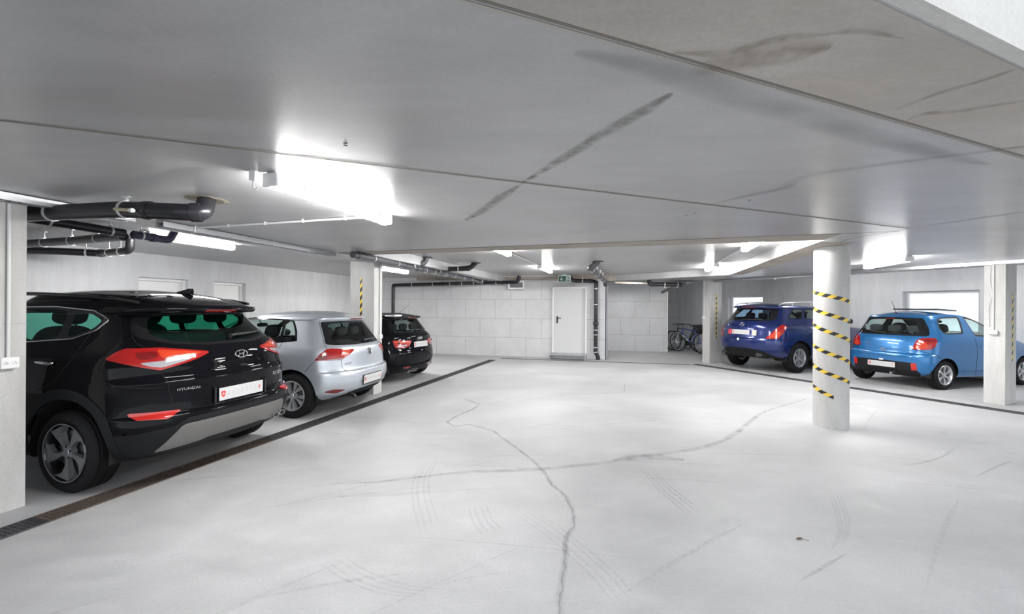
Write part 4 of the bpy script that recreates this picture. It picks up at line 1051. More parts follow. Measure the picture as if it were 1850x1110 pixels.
def wheel(parent, x, y, r, w, rim, style, m_rim, m_back=None):
    """wheel with tyre, rim (spokes) and brake disc; axis along y, outer face away from the car"""
    sg = 1 if y > 0 else -1
    M = Matrix.Rotation(-math.pi/2*sg, 4, 'X')          # local z of the lathe points outwards
    h = w/2; d = r-rim
    prof = [(rim-.004, -h+.02), (rim+.012, -h+.004), (rim+d*.35, -h-.004), (rim+d*.7, -h+.004), (r-.016, -h+.016), (r-.004, -h+.034)]
    for q in (-.30, 0, .30): prof += [(r, q*w-.012), (r-.009, q*w-.005), (r-.009, q*w+.005), (r, q*w+.012)]
    prof += [(r-.004, h-.034), (r-.016, h-.016), (rim+d*.7, h-.004), (rim+d*.35, h+.004), (rim+.012, h-.004), (rim-.004, h-.02)]
    mb = MB(); mb.lathe(prof, 56, M=M, closed=True)
    o = mb.build('wheel', m_tyre, parent, smooth=True, angle=28); o.location = (x, y-sg*h, r)
    mb = MB(); mb.lathe([(rim-.003, h-.018), (rim+.006, h-.006), (rim+.002, h+.002), (rim-.010, h-.002), (rim-.022, h-.03), (rim-.03, -h+.03), (rim-.004, -h+.015)], 48, 1 if style == 'blade' else 0, M, True)
    if style == 'blade': mb.lathe([(rim+.004, h-.004), (rim+.001, h+.003), (rim-.008, h+.001), (rim-.006, h-.008)], 48, 0, M, True)
    def spoke(pts, z0, z1, mi):
        n = len(pts); mb.add([M @ Vector((p[0]*(.985), p[1]*.985, z0)) for p in pts]+[M @ Vector((p[0], p[1], z1 if not callable(z1) else z1(math.hypot(*p)))) for p in pts],
                             [tuple(range(n-1, -1, -1)), tuple(range(n, 2*n))]+[(i, (i+1) % n, n+(i+1) % n, n+i) for i in range(n)], mi)
    def pol(rr, a): return (rr*math.cos(a), rr*math.sin(a))
    rad = math.radians; zc = lambda rr: h-.028+.02*(rr/rim)
    if style == 'blade':
        for k in range(5):
            b = rad(90+72*k)
            Lf = [(.035, -20), (.09, -11), (.15, -10), (rim-.012, -9)]; Rt = [(rim-.012, 33), (rim*.86, 24), (rim*.7, 14), (.11, 9), (.035, 20)]
            p = [pol(q, b-rad(t)*1) for q, t in Lf]+[pol(q, b-rad(t)) for q, t in Rt]; spoke(list(reversed(p)), h-.06, zc, 0)
            Lf = [(.05, -17), (.12, -15), (rim-.02, -22)]; Rt = [(rim-.02, -9), (.12, -8), (.05, -8)]
            p = [pol(q, b-rad(t)) for q, t in Lf]+[pol(q, b-rad(t)) for q, t in Rt]; spoke(list(reversed(p)), h-.075, h-.05, 1)
    elif style == 'ten':
        for k in range(5):
            for s in (-1, 1):
                b = rad(90+72*k+s*13); q = [(.04, s*-10-7), (rim-.014, s*2-8.5), (rim-.014, s*2+8.5), (.04, s*-10+7)]
                p = [pol(rr, b+rad(t)) for rr, t in q]; spoke(p, h-.055, zc, 0)
    elif style == 'six':
        for k in range(6):
            b = rad(90+60*k); q = [(.04, -26), (rim*.55, -9.5), (rim-.012, -13), (rim-.012, 13), (rim*.55, 9.5), (.04, 26)]
            spoke([pol(rr, b+rad(t)) for rr, t in q], h-.06, zc, 0)
    elif style == 'five':
        for k in range(5):
            b = rad(90+72*k); q = [(.04, -28), (rim*.5, -11), (rim-.012, -14), (rim-.012, 14), (rim*.5, 11), (.04, 28)]
            spoke([pol(rr, b+rad(t)) for rr, t in q], h-.06, zc, 0)
    mb.lathe([(.062, h-.06), (.058, h-.022), (.034, h-.018), (.03, h-.014), (.0, h-.012)], 24, 0, M)
    for k in range(5): mb.lathe([(.0085, h-.03), (.0085, h-.014), (.0, h-.013)], 8, 1, M @ Matrix.Translation((*pol(.048, rad(90+72*k+36)), 0)))
    rm = mb.build('rim', [m_rim, m_back or m_gloss], o, smooth=True, angle=30)
    mb = MB(); mb.lathe([(.0, h-.075), (rim*.72, h-.075), (rim*.72, h-.095), (rim-.035, h-.10), (rim-.035, h-.11), (0, h-.11)], 32, 0, M); mb.build('brake_disc', m_disc, o, smooth=True)
    return o

def plate(parent, x, z, tilt, w=.5, hgt=.115, frame=None):
    M = Matrix.Translation((x, 0, z)) @ Matrix.Rotation(tilt, 4, 'Y') @ frame_at(Vector((0, 0, 0)), Vector((-1, 0, 0)))
    if frame:
        mb = MB(); mb.box((0, -.006, -.004), (w+.022, hgt+.03, .008)); q = mb.build('plate_frame', frame, parent, bevel=.002); q.matrix_local = M
    mb = MB(); mb.box((0, 0, .003), (w, hgt, .006)); o = mb.build('licence_plate', m_plate, parent, bevel=.0018); o.matrix_local = M
    mb = MB(); cx = -w/2+.042
    pts = [(-.021, .028), (.021, .028), (.021, -.005), (.012, -.022), (0, -.030), (-.012, -.022), (-.021, -.005)]
    mb.add([(cx+p[0], p[1], .0062) for p in pts]+[(cx+p[0], p[1], .0074) for p in pts], [tuple(range(6, -1, -1)), tuple(range(7, 14))]+[(i, (i+1) % 7, 7+(i+1) % 7, 7+i) for i in range(7)][::-1])
    mb.box((cx, .002, .0078), (.026, .009, .001), mi=1); mb.box((cx, .002, .0078), (.009, .028, .001), mi=1); mb.build('shield', [m_swred, m_plate], o)
    mb = MB(); cx = w/2-.045
    mb.lathe([(.013, .0064), (.013, .0072), (.010, .0072), (.010, .0064)], 16, 0, Matrix.Translation((cx, 0, 0)) @ Matrix.Diagonal((1, 1.5, 1, 1)), closed=True); mb.box((cx, 0, .0066), (.006, .02, .001)); mb.build('crest', m_swred, o)
    rs = random.Random(int(z*1000)); mb = MB()
    for k in range(7): mb.box((-w/2+.10+k*(w-.2)/6, rs.uniform(-.008, .008), .0062), (.03, .05, .0006), Matrix.Rotation(rs.uniform(-.3, .3), 3, 'Z'))
    mb.build('faded_print', pbr('very faint print', (.49, .49, .49), .4), o)
    return o
def seat(parent, x, y, back, m, z0=.30, hz=1.0, ww=.5, name='front_seat', head=True):
    mb = MB(); mb.ball((x+.28, y, z0+.10), (.55, ww, .22), None, 0, .45)
    Mb = Matrix.Rotation(-back, 3, 'Y'); mb.ball(Vector((x, y, z0+.12))+Mb @ Vector((0, 0, .33)), (.20, ww, .70), Mb, 0, .5, 20, 14)
    o = mb.build(name, m, parent, smooth=True)
    if head:
        p = Vector((x, y, z0+.12))+Mb @ Vector((0, 0, hz-.3)); mb = MB(); mb.ball(p, (.11, .27, .19), Mb, 0, .6)
        for s in (-1, 1): mb.tube([p+Vector((0, s*.05, -.02)), p+Vector((.02, s*.05, -.17))], .007, 6)
        mb.build('headrest', m, o, smooth=True)
    return o

def build_car(name, spec, pose, label, cat, cfg):
    X0, Y0, az = pose; a = math.radians(az)
    car = thing(name, label, cat, (X0, Y0, 0), math.pi/2-a)
    sh = Shell(spec); c = cfg; pm = c['paint']; wb = c['wb']; r, tw, rim = c['tyre']; trk = c['track']
    ra = c.get('arch', r+.06)
    def circ(x0, z0, rr, n=48): return [(x0+rr*math.cos(2*math.pi*k/n), z0+rr*math.sin(2*math.pi*k/n)) for k in range(n)]
    CL = ('cladL0', 'cladL1', 'cladR0', 'cladR1')
    # cladding and wheel arches
    for S in ('L', 'R'):
        for x0 in (0, wb):
            if c.get('cladding'):
                sh.cut(circ(x0, r, ra+c['cladding']), 'x'+S, 'clad%s%d' % (S, x0 > 0))
            sh.cut(circ(x0, r, ra), 'x'+S, 'void', ('body',)+CL)
    for poly, sp, key in c.get('lower', []): sh.cut(poly, sp, key, ('body',))
    for poly, sp, key in c.get('lower2', []): sh.cut(poly, sp, key, ('body', 'lower')+CL)
    # glass
    def mir(p): return [(-q[0], q[1]) for q in p]
    for i, (outer, inner) in enumerate(c['side_windows']):
        for S in ('L', 'R'):
            sh.cut(round_poly(outer, .02), 'x'+S, 'sur%s%d' % (S, i))
            for j, q in enumerate(inner): sh.cut(round_poly(q, .03), 'x'+S, 'sw%s%d_%d' % (S, i, j), ('sur%s%d' % (S, i),))
    o_, i_ = c['rear_window']; sym = lambda p: p+mir(p)[::-1]
    sh.cut(round_poly(sym(o_), .03), 's', 'rear_sur', ('body',)); sh.cut(round_poly(sym(i_), .05), 's', 'rear_glass', ('rear_sur',))
    ws = c['windshield']; sh.cut(round_poly(ws+mir(ws)[::-1], .05), 'f', 'windshield', ('body',))
    # lamps
    for nm, p in c['lamps'].items():
        for q, S in ((p, 'L'), (mir(p), 'R')): sh.cut(q, 's', nm+S, ('body', 'lower', 'skid')+CL)
    for nm, (base, p) in c.get('lenses', {}).items():
        for q, S in ((p, 'L'), (mir(p), 'R')): sh.cut(q, 's', nm+S, (base+S,))
    if 'brake' in c: sh.cut(sym(c['brake']), 's', 'brake', ('body', 'rear_sur'))
    hl = c['headlight']
    for S in ('L', 'R'): sh.cut(hl, 'x'+S, 'head'+S, ('body',))
    if 'grille' in c: g = c['grille']; sh.cut(round_poly(g+mir(g)[::-1], .03), 'f', 'grille', ('body',))
    sh.part('body', 'body_shell', pm, car)
    for k in CL: sh.part(k, 'wheel_arch_cladding', c.get('clad_mat', m_clad), car, .006, .02)
    for key, (nm, mat, push) in c.get('lower_parts', {}).items(): sh.part(key, nm, mat, car, push, .02 if push else 0)
    gm = c['glass']
    for i, (outer, inner) in enumerate(c['side_windows']):
        for S in ('L', 'R'):
            sh.part('sur%s%d' % (S, i), 'window_surround', c.get('surround', m_gloss), car)
            for j in range(len(inner)): sh.part('sw%s%d_%d' % (S, i, j), 'side_window', c.get('side_glass', gm), car)
    if c.get('chrome_line'):
        for S in ('L', 'R'):
            keys = {p for p in sh.P if p.startswith('sur'+S) or p.startswith('sw'+S)}
            for lp_ in sh.loops(keys):
                if len(lp_) < 20: continue
                mb = MB(); mb.tube(lp_, c['chrome_line'], 6, closed=True); mb.build('window_trim', c.get('chrome_mat', m_chrome), car, smooth=True)
    sh.part('rear_sur', 'rear_window_border', m_gloss, car); sh.part('rear_glass', 'rear_window', gm, car); sh.part('windshield', 'windshield', c.get('ws_glass', gm), car)
    for nm in c['lamps']:
        for S in ('L', 'R'):
            mat = c['lamp_mat'].get(nm, m_red); o = sh.part(nm+S, c['lamp_name'].get(nm, 'tail_light'), mat, car, c.get('lamp_push', .006), .025)
            for ln, (base, p) in c.get('lenses', {}).items():
                if base == nm and o: sh.part(ln+S, c['lens_name'][ln], c['lens_mat'][ln], o, c.get('lamp_push', .006)+.0015, .02)
    for S in ('L', 'R'): sh.part('head'+S, 'headlight', m_clear, car, .004, .02)
    sh.part('brake', 'brake_light', m_deep, car, .002, .01)
    sh.part('grille', 'grille', m_trim, car, .002, .02)
    # panel gaps
    for pts, sp in c.get('gaps', []):
        for P in ((sh.line(pts, 's'), sh.line(mir(pts), 's')) if sp == 's' else (sh.line(pts, 'xL'), sh.line(pts, 'xR'))):
            mb = MB(); mb.tube(P, .0032, 5); mb.build('panel_gap', m_gap, car, smooth=True)
    # wheels and wells
    for x0 in (0, wb):
        for s in (-1, 1):
            wheel(car, x0, s*trk, r, tw, rim, c['rim'], c['rim_mat'], c.get('rim_back'))
            mb = MB(); n = 28; P = []
            yo, yi = s*(trk-.03), s*(trk-.36)
            for k in range(n+1):
                q = -.55+(math.pi+1.1)*k/n; P += [(x0+(ra+.012)*math.cos(q), yo, max(r*.78, r+(ra+.012)*math.sin(q))), (x0+(ra+.012)*math.cos(q), yi, max(r*.78, r+(ra+.012)*math.sin(q)))]
            mb.add(P, [(2*k, 2*k+1, 2*k+3, 2*k+2) for k in range(n)]); m2 = len(P)
            mb.add([(x0, yi, r)]+[P[2*k+1] for k in range(n+1)], [(0, k, k+1) for k in range(1, n+1)]); mb.build('wheel_well', m_well, car)
    # underbody and interior floor
    xr, xf = c['under']; mb = MB(); mb.box(((xr+xf)/2, 0, c.get('uz', .30)), (xf-xr, 1.04, .12)); mb.build('underbody', m_well, car, bevel=.03)
    zf = c.get('uz', .30)+.06
    mb = MB(); mb.box((wb*.45, 0, zf+.02), (wb*1.2, 1.3, .03)); mb.box((c.get('shelf_x', -.32), 0, c['belt']-.12), (.40, 1.22, .03)) if c.get('shelf', True) else None
    mb.ball((c['dash'], 0, c['belt']-.16), (.5, 1.35, .34), None, 0, .5); mb.build('interior_trim', m_cloth, car, smooth=True)
    cm = c.get('cloth', m_cloth); sx = c['seat_x']; hb = c['belt']-.38
    for s in (-1, 1): seat(car, sx, s*.37, .28, cm, hb-.42+c.get('seat_dz', .1), 1.10, .48)
    o = seat(car, c['bench_x'], 0, .30, cm, hb-.46+c.get('seat_dz', .1), 1.0, 1.22, 'rear_bench', False)
    for s in (-1, 0, 1):
        mb = MB(); mb.ball((c['bench_x']-.24, s*.36, hb+.46+c.get('seat_dz', .1)), (.10, .25, .15), None, 0, .6); mb.build('headrest', cm, o, smooth=True)
    M = Matrix.Translation((c['dash']-.36, .37, c['belt']-.10)) @ Matrix.Rotation(-1.15, 4, 'Y')
    mb = MB(); mb.tube([M @ Vector((.19*math.cos(k*.2618), .19*math.sin(k*.2618), 0)) for k in range(24)], .016, 8, closed=True)
    for q in (0, 2.3, -2.3): mb.tube([M @ Vector((0, 0, -.02)), M @ Vector((.18*math.cos(q+math.pi), .18*math.sin(q+math.pi), 0))], .016, 6)
    mb.build('steering_wheel', m_trim, car, smooth=True)
    p = Vector(c['mirror_in']); mb = MB(); mb.ball(p, (.03, .22, .065), None, 0, .6); mb.tube([p, p+Vector((.06, 0, .07))], .01, 6); mb.build('interior_mirror', m_trim, car, smooth=True)
    # door mirrors and handles
    for s in (-1, 1):
        x, z = c['mirror']; q, n = sh.side(x, z-.06, s); mb = MB(); mb.ball((x-.02, q.y+s*.13, z+.02), (.14, .22, .15), None, 0, .75); mb.tube([(x, q.y-s*.01, z-.05), (x-.01, q.y+s*.08, z-.02)], .022, 8)
        m = mb.build('door_mirror', c.get('mirror_mat', pm), car, smooth=True)
        mb = MB(); mb.ball((x-.088, q.y+s*.13, z+.02), (.012, .18, .115), None, 0, .7); mb.build('mirror_glass', m_chrome, m, smooth=True)
        for x, z in c.get('handles', []):
            q, n = sh.side(x, z, s); mb = MB(); mb.ball((x, q.y+s*.022, z), (.20, .018, .026), Matrix.Rotation(-.05, 3, 'Y'), 0, .7)
            for dx in (-.085, .085): mb.ball((x+dx, q.y+s*.010, z), (.035, .035, .024))
            mb.build('door_handle', c.get('handle_mat', pm), car, smooth=True)
    # rear wiper
    w = c.get('wiper')
    if w:
        mb = MB(); P = []
        pts = [sh.at(w[0][0]+(w[1][0]-w[0][0])*t, w[0][1]+(w[1][1]-w[0][1])*t) for t in np.linspace(0, 1, 9)]
        mb.tube([p+n*.024 for p, n in pts], [.014, .014, .012, .011, .010, .009, .008, .007, .006], 8); mb.tube([p+n*.010 for p, n in pts[2:]], .006, 6)
        p, n = pts[0]; mb.tube([p-n*.01, p+n*.032], .020, 10); mb.build('rear_wiper', m_trim, car, smooth=True)
    car['_'] = 1; del car['_']
    return car, sh
p_black = paint('black car paint', (.004, .004, .0055), .0, .18, cior=1.25, spec=0.0); p_black2 = paint('black pearl paint', (.005, .005, .007), .0, .2, cior=1.27, spec=0.0)
p_silver = paint('silver car paint', (.52, .56, .61), .55, .34, .12); p_navy = paint('navy car paint', (.008, .020, .115), .45, .26, .2); p_sky = paint('light blue car paint', (.018, .145, .37), .35, .28, .15)
g_green = glass('dark green privacy glass', (.15, .52, .40)); g_dark = glass('dark tinted glass', (.50, .57, .55)); g_lite = glass('green tinted glass', (.74, .83, .81)); g_blue = glass('blue tinted glass', (.22, .30, .42))
m_rimdark = pbr('machined grey alloy', (.36, .37, .39), .35, .7, var=.05); m_rims = pbr('silver alloy', (.62, .63, .65), .28, .75, var=.04)
m_skid = pbr('silver skid plate', (.21, .205, .20), .45, .5, var=.05); m_exh = pbr('exhaust steel', (.50, .50, .50), .2, .9)
FRONT_LAMP = lambda x, z: [(x, z), (x-.42, z+.14), (x-.5, z+.19), (x-.2, z+.17), (x+.03, z+.10)]
def exhaust(car, pts, r=.03, sx=1.3):
    for x, y, z in pts:
        mb = MB(); M = Matrix.Translation((x, y, z)) @ Matrix.Rotation(-math.pi/2, 4, 'Y') @ Matrix.Diagonal((1, sx, 1, 1))
        mb.lathe([(r, -.12), (r, .02), (r-.005, .02), (r-.005, -.1), (0, -.1)], 24, 0, M); mb.build('exhaust_pipe', m_exh, car, smooth=True)

# black SUV
tuc, sh = build_car('parked_car', TUCSON, (-3.483, 4.393, -76.39), 'black SUV with silver rear skid plate, nearest on the left beside the near pillar', 'car', dict(
  paint=p_black, wb=2.67, tyre=(.343, .235, .243), track=.90, arch=.445, cladding=.085, rim='blade', rim_mat=m_rimdark, glass=g_green, ws_glass=g_lite, belt=1.16,
  lower=[([(1.6, .15), (1.6, .49), (.93, .515), (.62, .55), (.52, .60), (.2, .607), (-.2, .607), (-.52, .60), (-.62, .55), (-.93, .515), (-1.6, .49), (-1.6, .15)], 's', 'lower'),
         ([(.2, .1), (2.5, .1), (2.5, .44), (.2, .44)], 'xL', 'sillL'), ([(.2, .1), (2.5, .1), (2.5, .44), (.2, .44)], 'xR', 'sillR')],
  lower2=[([(.70, .335), (.575, .535), (.54, .552), (.2, .556), (-.2, .556), (-.54, .552), (-.575, .535), (-.70, .335), (-.36, .36), (-.3, .375), (.3, .375), (.36, .36)], 's', 'skid')],
  lower_parts={'lower': ('bumper_cladding', m_clad, .003), 'skid': ('skid_plate', m_skid, .010), 'sillL': ('sill_cladding', m_clad, .003), 'sillR': ('sill_cladding', m_clad, .003)},
  side_windows=[([(-.15, 1.44), (-.08, 1.35), (.11, 1.278), (.63, 1.238), (1.2, 1.195), (1.95, 1.13), (2.05, 1.14), (1.55, 1.46), (1.2, 1.545), (.46, 1.553), (.02, 1.52)],
     [[(-.09, 1.432), (-.04, 1.365), (.11, 1.305), (.19, 1.295), (.24, 1.50), (.05, 1.490)], [(.29, 1.28), (.62, 1.255), (.84, 1.242), (.80, 1.53), (.46, 1.53), (.32, 1.512)],
      [(.93, 1.235), (1.85, 1.165), (1.94, 1.165), (1.5, 1.45), (1.2, 1.515), (.90, 1.528)]])],
  chrome_line=.006,
  rear_window=([(.25, 1.206), (.52, 1.233), (.69, 1.285), (.73, 1.33), (.61, 1.488), (.2, 1.491)], [(.24, 1.228), (.49, 1.252), (.60, 1.30), (.61, 1.33), (.53, 1.468), (.2, 1.478)]),
  windshield=[(.72, 1.10), (.55, 1.46), (.3, 1.48)], brake=[(.17, 1.507), (.17, 1.532)],
  lamps=dict(tail=[(1.03, 1.118), (.93, 1.168), (.839, 1.2), (.616, 1.199), (.287, 1.147), (.295, 1.132), (.426, 1.083), (.671, 1.018), (.833, 1.064), (.95, 1.098)], fog=[(.908, .689), (.547, .674), (.56, .664), (.671, .62), (.88, .632)]),
  lamp_mat=dict(tail=m_red, fog=m_refl), lamp_name=dict(tail='tail_light', fog='rear_reflector'),
  lenses=dict(white=('tail', [(.80, 1.085), (.66, 1.094), (.42, 1.112), (.45, 1.094), (.66, 1.040), (.75, 1.06)]), amber=('tail', [(.65, 1.185), (.33, 1.143), (.42, 1.128), (.65, 1.118)]), dark=('tail', [(.80, 1.165), (.665, 1.17), (.665, 1.12), (.80, 1.105)])),
  lens_name=dict(white='reverse_lens', amber='brake_lens', dark='rear_lens'), lens_mat=dict(white=m_clear, amber=m_orange, dark=m_deep), lamp_push=.012,
  headlight=FRONT_LAMP(3.4, .78), grille=[(.5, .62), (.55, .84)],
  gaps=[([(.665, 1.02), (.64, .9), (.607, .69), (.55, .672), (0, .66)], 's'), ([(1.12, .95), (.9, .893), (.655, .872)], 's'), ([(-.04, 1.33), (-.02, 1.1), (.12, .93), (.33, .83)], 'x'), ([(.86, 1.22), (.88, .9), (.86, .46)], 'x'), ([(2.0, 1.12), (2.12, .9), (2.05, .46)], 'x'), ([(.73, 1.31), (.74, 1.24), (.70, 1.2)], 's')],
  under=(-.62, 3.3), uz=.34, dash=1.95, seat_x=1.05, bench_x=.12, mirror_in=(1.52, 0, 1.42), mirror=(1.85, 1.22), handles=[(.24, 1.08), (1.12, 1.05)], handle_mat=m_chrome, wiper=((-.02, 1.262), (-.50, 1.285)), seat_dz=.22))
plate(tuc, -.856, .745, math.radians(0), .5, .118)
for s in (-1, 1):
    mb = MB(); mb.box((-.853, s*.285, .745), (.02, .018, .15)); mb.build('plate_bracket', m_gloss, tuc, bevel=.006)
def flat_frame(sh, s, z): p, n = sh.at(s, z); return frame_at(p+n*.003, n)
lettering('HYUNDAI', .032, flat_frame(sh, .49, .842), m_chrome, tuc, sx=1.15, space=1.1)
lettering('TUCSON', .046, flat_frame(sh, -.53, .838), m_chrome, tuc, shear=.15, sx=1.1)
lettering('4WD', .032, flat_frame(sh, -.60, .735), m_chrome, tuc, shear=.2, sx=1.1)
M = flat_frame(sh, -.03, 1.098); mb = MB(); mb.tube([M @ Vector((.068*math.cos(k*.2094), .035*math.sin(k*.2094), .004)) for k in range(30)], .0055, 8, closed=True)
for s in (-1, 1): mb.tube([M @ Vector((s*.030-.012, -.024, .004)), M @ Vector((s*.024, 0, .006)), M @ Vector((s*.030+.012, .024, .004))], [.005, .007, .005], 8)
mb.tube([M @ Vector((-.028, -.006, .005)), M @ Vector((.028, .006, .005))], .005, 8); mb.build('emblem', m_chrome, tuc, smooth=True)
mb = MB(); P = [(.20, .030, .0), (-.08, .034, 0), (-.10, .012, .060), (-.06, .008, .062), (.02, .014, .040)]
fz = sh.bvh.ray_cast(Vector((-.16, 0, 2)), Vector((0, 0, -1)))[0].z-.004
mb.add([(x-.14, y, fz+z) for x, y, z in P]+[(x-.14, -y, fz+z) for x, y, z in P], [(0, 1, 2, 3, 4), (9, 8, 7, 6, 5), (1, 0, 5, 6), (2, 1, 6, 7), (3, 2, 7, 8), (4, 3, 8, 9), (0, 4, 9, 5)]); mb.build('shark_fin_antenna', m_gloss, tuc, bevel=.006)
for s in (-1, 1):
    mb = MB(); mb.tube(spline([(1.45, s*.60, 1.625), (1.3, s*.61, 1.668), (.7, s*.62, 1.668), (0, s*.60, 1.634), (-.22, s*.585, 1.608), (-.34, s*.58, 1.592)], 6), .016, 8); mb.build('roof_rail', m_gloss, tuc, smooth=True)
exhaust(tuc, [(-.78, -.50, .375), (-.77, -.60, .378)], .026, 1.6)

# silver hatchback
gol, sh = build_car('parked_car', GOLF, (-2.895, 6.785, -78.29), 'silver hatchback parked between the two black cars on the left', 'car', dict(
  paint=p_silver, wb=2.62, tyre=(.316, .205, .208), track=.87, arch=.372, rim='ten', rim_mat=m_rims, glass=g_dark, side_glass=g_lite, ws_glass=g_lite, belt=1.0,
  lower=[], lower2=[([(.78, .15), (.64, .262), (.36, .335), (.2, .342), (-.2, .342), (-.36, .335), (-.64, .262), (-.78, .15)], 's', 'skid')], lower_parts={'skid': ('bumper_cladding', m_clad, .002)},
  side_windows=[([(-.02, 1.072), (.03, 1.21), (.13, 1.355), (.22, 1.378), (.95, 1.405), (1.15, 1.37), (1.88, 1.02), (1.84, .99), (.4, 1.035)],
     [[(.02, 1.092), (.06, 1.2), (.155, 1.345), (.25, 1.36), (.22, 1.078)], [(.265, 1.075), (.295, 1.362), (.9, 1.385), (.9, 1.045)], [(.98, 1.04), (.98, 1.382), (1.12, 1.355), (1.80, 1.02)]])],
  rear_window=([(.3, 1.004), (.60, 1.012), (.725, 1.03), (.70, 1.09), (.60, 1.345), (.3, 1.352)], [(.3, 1.042), (.56, 1.05), (.61, 1.08), (.53, 1.31), (.2, 1.322)]),
  windshield=[(.70, 1.0), (.52, 1.33), (.3, 1.35)], brake=[(.17, 1.372), (.17, 1.393)],
  lamps=dict(tail=[(.964, .817), (.88, .905), (.768, .968), (.70, .972), (.36, .943), (.365, .925), (.475, .863), (.609, .805), (.735, .812)], fog=[(.88, .381), (.80, .402), (.74, .407), (.55, .382), (.65, .352), (.71, .346)]),
  lamp_mat=dict(tail=m_red, fog=m_deep), lamp_name=dict(tail='tail_light', fog='rear_reflector'),
  lenses=dict(white=('tail', [(.86, .822), (.56, .832), (.60, .812), (.74, .815)]), amber=('tail', [(.56, .945), (.42, .935), (.46, .89), (.58, .85)]), dark=('tail', [(.95, .824), (.86, .90), (.79, .94), (.80, .828)])),
  lens_name=dict(white='reverse_lens', amber='brake_lens', dark='rear_lens'), lens_mat=dict(white=m_clear, amber=m_orange, dark=m_deep), lamp_push=.006,
  headlight=FRONT_LAMP(3.3, .62), grille=[(.5, .55), (.5, .62)],
  gaps=[([(.60, .805), (.60, .70), (.55, .636), (0, .624)], 's'), ([(.955, .815), (1.12, .66)], 's'), ([(.61, 1.36), (.735, 1.04), (.76, .97)], 's'), ([(.20, 1.06), (.24, .9), (.36, .72)], 'x'), ([(.94, 1.03), (.96, .8), (.94, .3)], 'x'), ([(1.85, .97), (1.95, .8), (1.9, .3)], 'x')],
  under=(-.5, 3.2), uz=.30, dash=1.75, seat_x=.95, bench_x=.05, mirror_in=(1.25, 0, 1.26), mirror=(1.66, 1.06), handles=[(.42, .93), (1.2, .91)], wiper=((0, 1.04), (-.42, 1.055))))
plate(gol, -.748, .475, math.radians(-4), .5, .125, m_trim)
lettering('GOLF', .040, flat_frame(sh, .50, .745), m_chrome, gol, sx=1.15, space=1.1)
M = flat_frame(sh, 0, .88); mb = MB(); q = [M @ Vector((.052*math.cos(k*.2094), .052*math.sin(k*.2094), .004)) for k in range(30)]; mb.tube(q, .0055, 8, closed=True)
mb.tube([M @ Vector(p) for p in ((-.020, .046, .005), (0, .006, .005), (.020, .046, .005))], .005, 6)
mb.tube([M @ Vector(p) for p in ((-.044, .024, .005), (-.022, -.042, .005), (0, -.004, .005), (.022, -.042, .005), (.044, .024, .005))], .005, 6); mb.build('emblem', m_chrome, gol, smooth=True)
mb = MB(); mb.lathe([(.056, 0), (.056, .002), (0, .003)], 24, 0, M); mb.build('emblem_base', m_trim, gol)
mb = MB(); mb.tube(spline([(-.55, .38, .30), (-.66, .38, .27), (-.69, .38, .235)], 6), .025, 12); mb.build('exhaust_pipe', m_trim, gol, smooth=True)

# small black hatchback at the far end
aon, sh = build_car('parked_car', AONE, (-2.547, 9.432, -68.07), 'small black hatchback farthest on the left, beyond the square pillar with tape', 'car', dict(
  paint=p_black2, wb=2.469, tyre=(.305, .215, .205), track=.85, arch=.362, rim='five', rim_mat=m_rims, glass=g_dark, ws_glass=g_lite, belt=.95,
  lower=[], lower2=[([(.72, .15), (.62, .24), (.50, .30), (.2, .32), (-.2, .32), (-.50, .30), (-.62, .24), (-.72, .15)], 's', 'skid')], lower_parts={'skid': ('bumper_cladding', m_clad, .002)},
  side_windows=[([(-.02, 1.0), (.08, 1.2), (.22, 1.30), (.75, 1.335), (1.05, 1.295), (1.72, .97), (.9, .985)], [[(.02, 1.015), (.10, 1.19), (.24, 1.285), (.62, 1.31), (.60, 1.005)], [(.70, 1.0), (.70, 1.315), (1.02, 1.28), (1.62, .985)]])],
  rear_window=([(.3, 1.028), (.63, 1.03), (.665, 1.05), (.58, 1.30), (.2, 1.317)], [(.3, 1.062), (.54, 1.066), (.57, 1.09), (.49, 1.275), (.2, 1.29)]),
  windshield=[(.66, .98), (.5, 1.28), (.3, 1.30)], brake=[(.16, 1.332), (.16, 1.348)],
  lamps=dict(tail=[(.735, .885), (.298, .863), (.315, .82), (.391, .738), (.68, .724), (.715, .78)], fog=[(.53, .334), (.31, .338), (.32, .285), (.50, .30)]),
  lamp_mat=dict(tail=m_red, fog=m_deep), lamp_name=dict(tail='tail_light', fog='rear_reflector'),
  lenses=dict(white=('tail', [(.66, .772), (.42, .79), (.44, .762), (.65, .742)]), amber=('tail', [(.70, .872), (.34, .855), (.36, .825), (.70, .83)])), lens_name=dict(white='reverse_lens', amber='brake_lens'), lens_mat=dict(white=m_clear, amber=m_orange),
  headlight=FRONT_LAMP(3.08, .58), grille=[(.4, .42), (.45, .66)],
  gaps=[([(.68, .95), (.69, .88), (.62, .70), (.55, .62), (0, .60)], 's'), ([(.9, .74), (.70, .724)], 's'), ([(.68, .97), (.72, .6), (.70, .25)], 'x')],
  under=(-.45, 3.0), uz=.27, dash=1.62, seat_x=.85, bench_x=.08, mirror_in=(1.15, 0, 1.2), mirror=(1.52, 1.0), handles=[(.85, .90)], wiper=((0, 1.06), (-.4, 1.075))))
plate(aon, -.632, .776, math.radians(3), .5, .115)
M = flat_frame(sh, 0, .905); mb = MB()
for k in range(4): mb.tube([M @ Vector((-.066+.044*k+.029*math.cos(i*.3142), .029*math.sin(i*.3142), .004)) for i in range(20)], .0045, 6, closed=True)
mb.build('emblem', m_chrome, aon, smooth=True)
exhaust(aon, [(-.62, .27, .245), (-.62, .18, .245)], .034, 1.0)
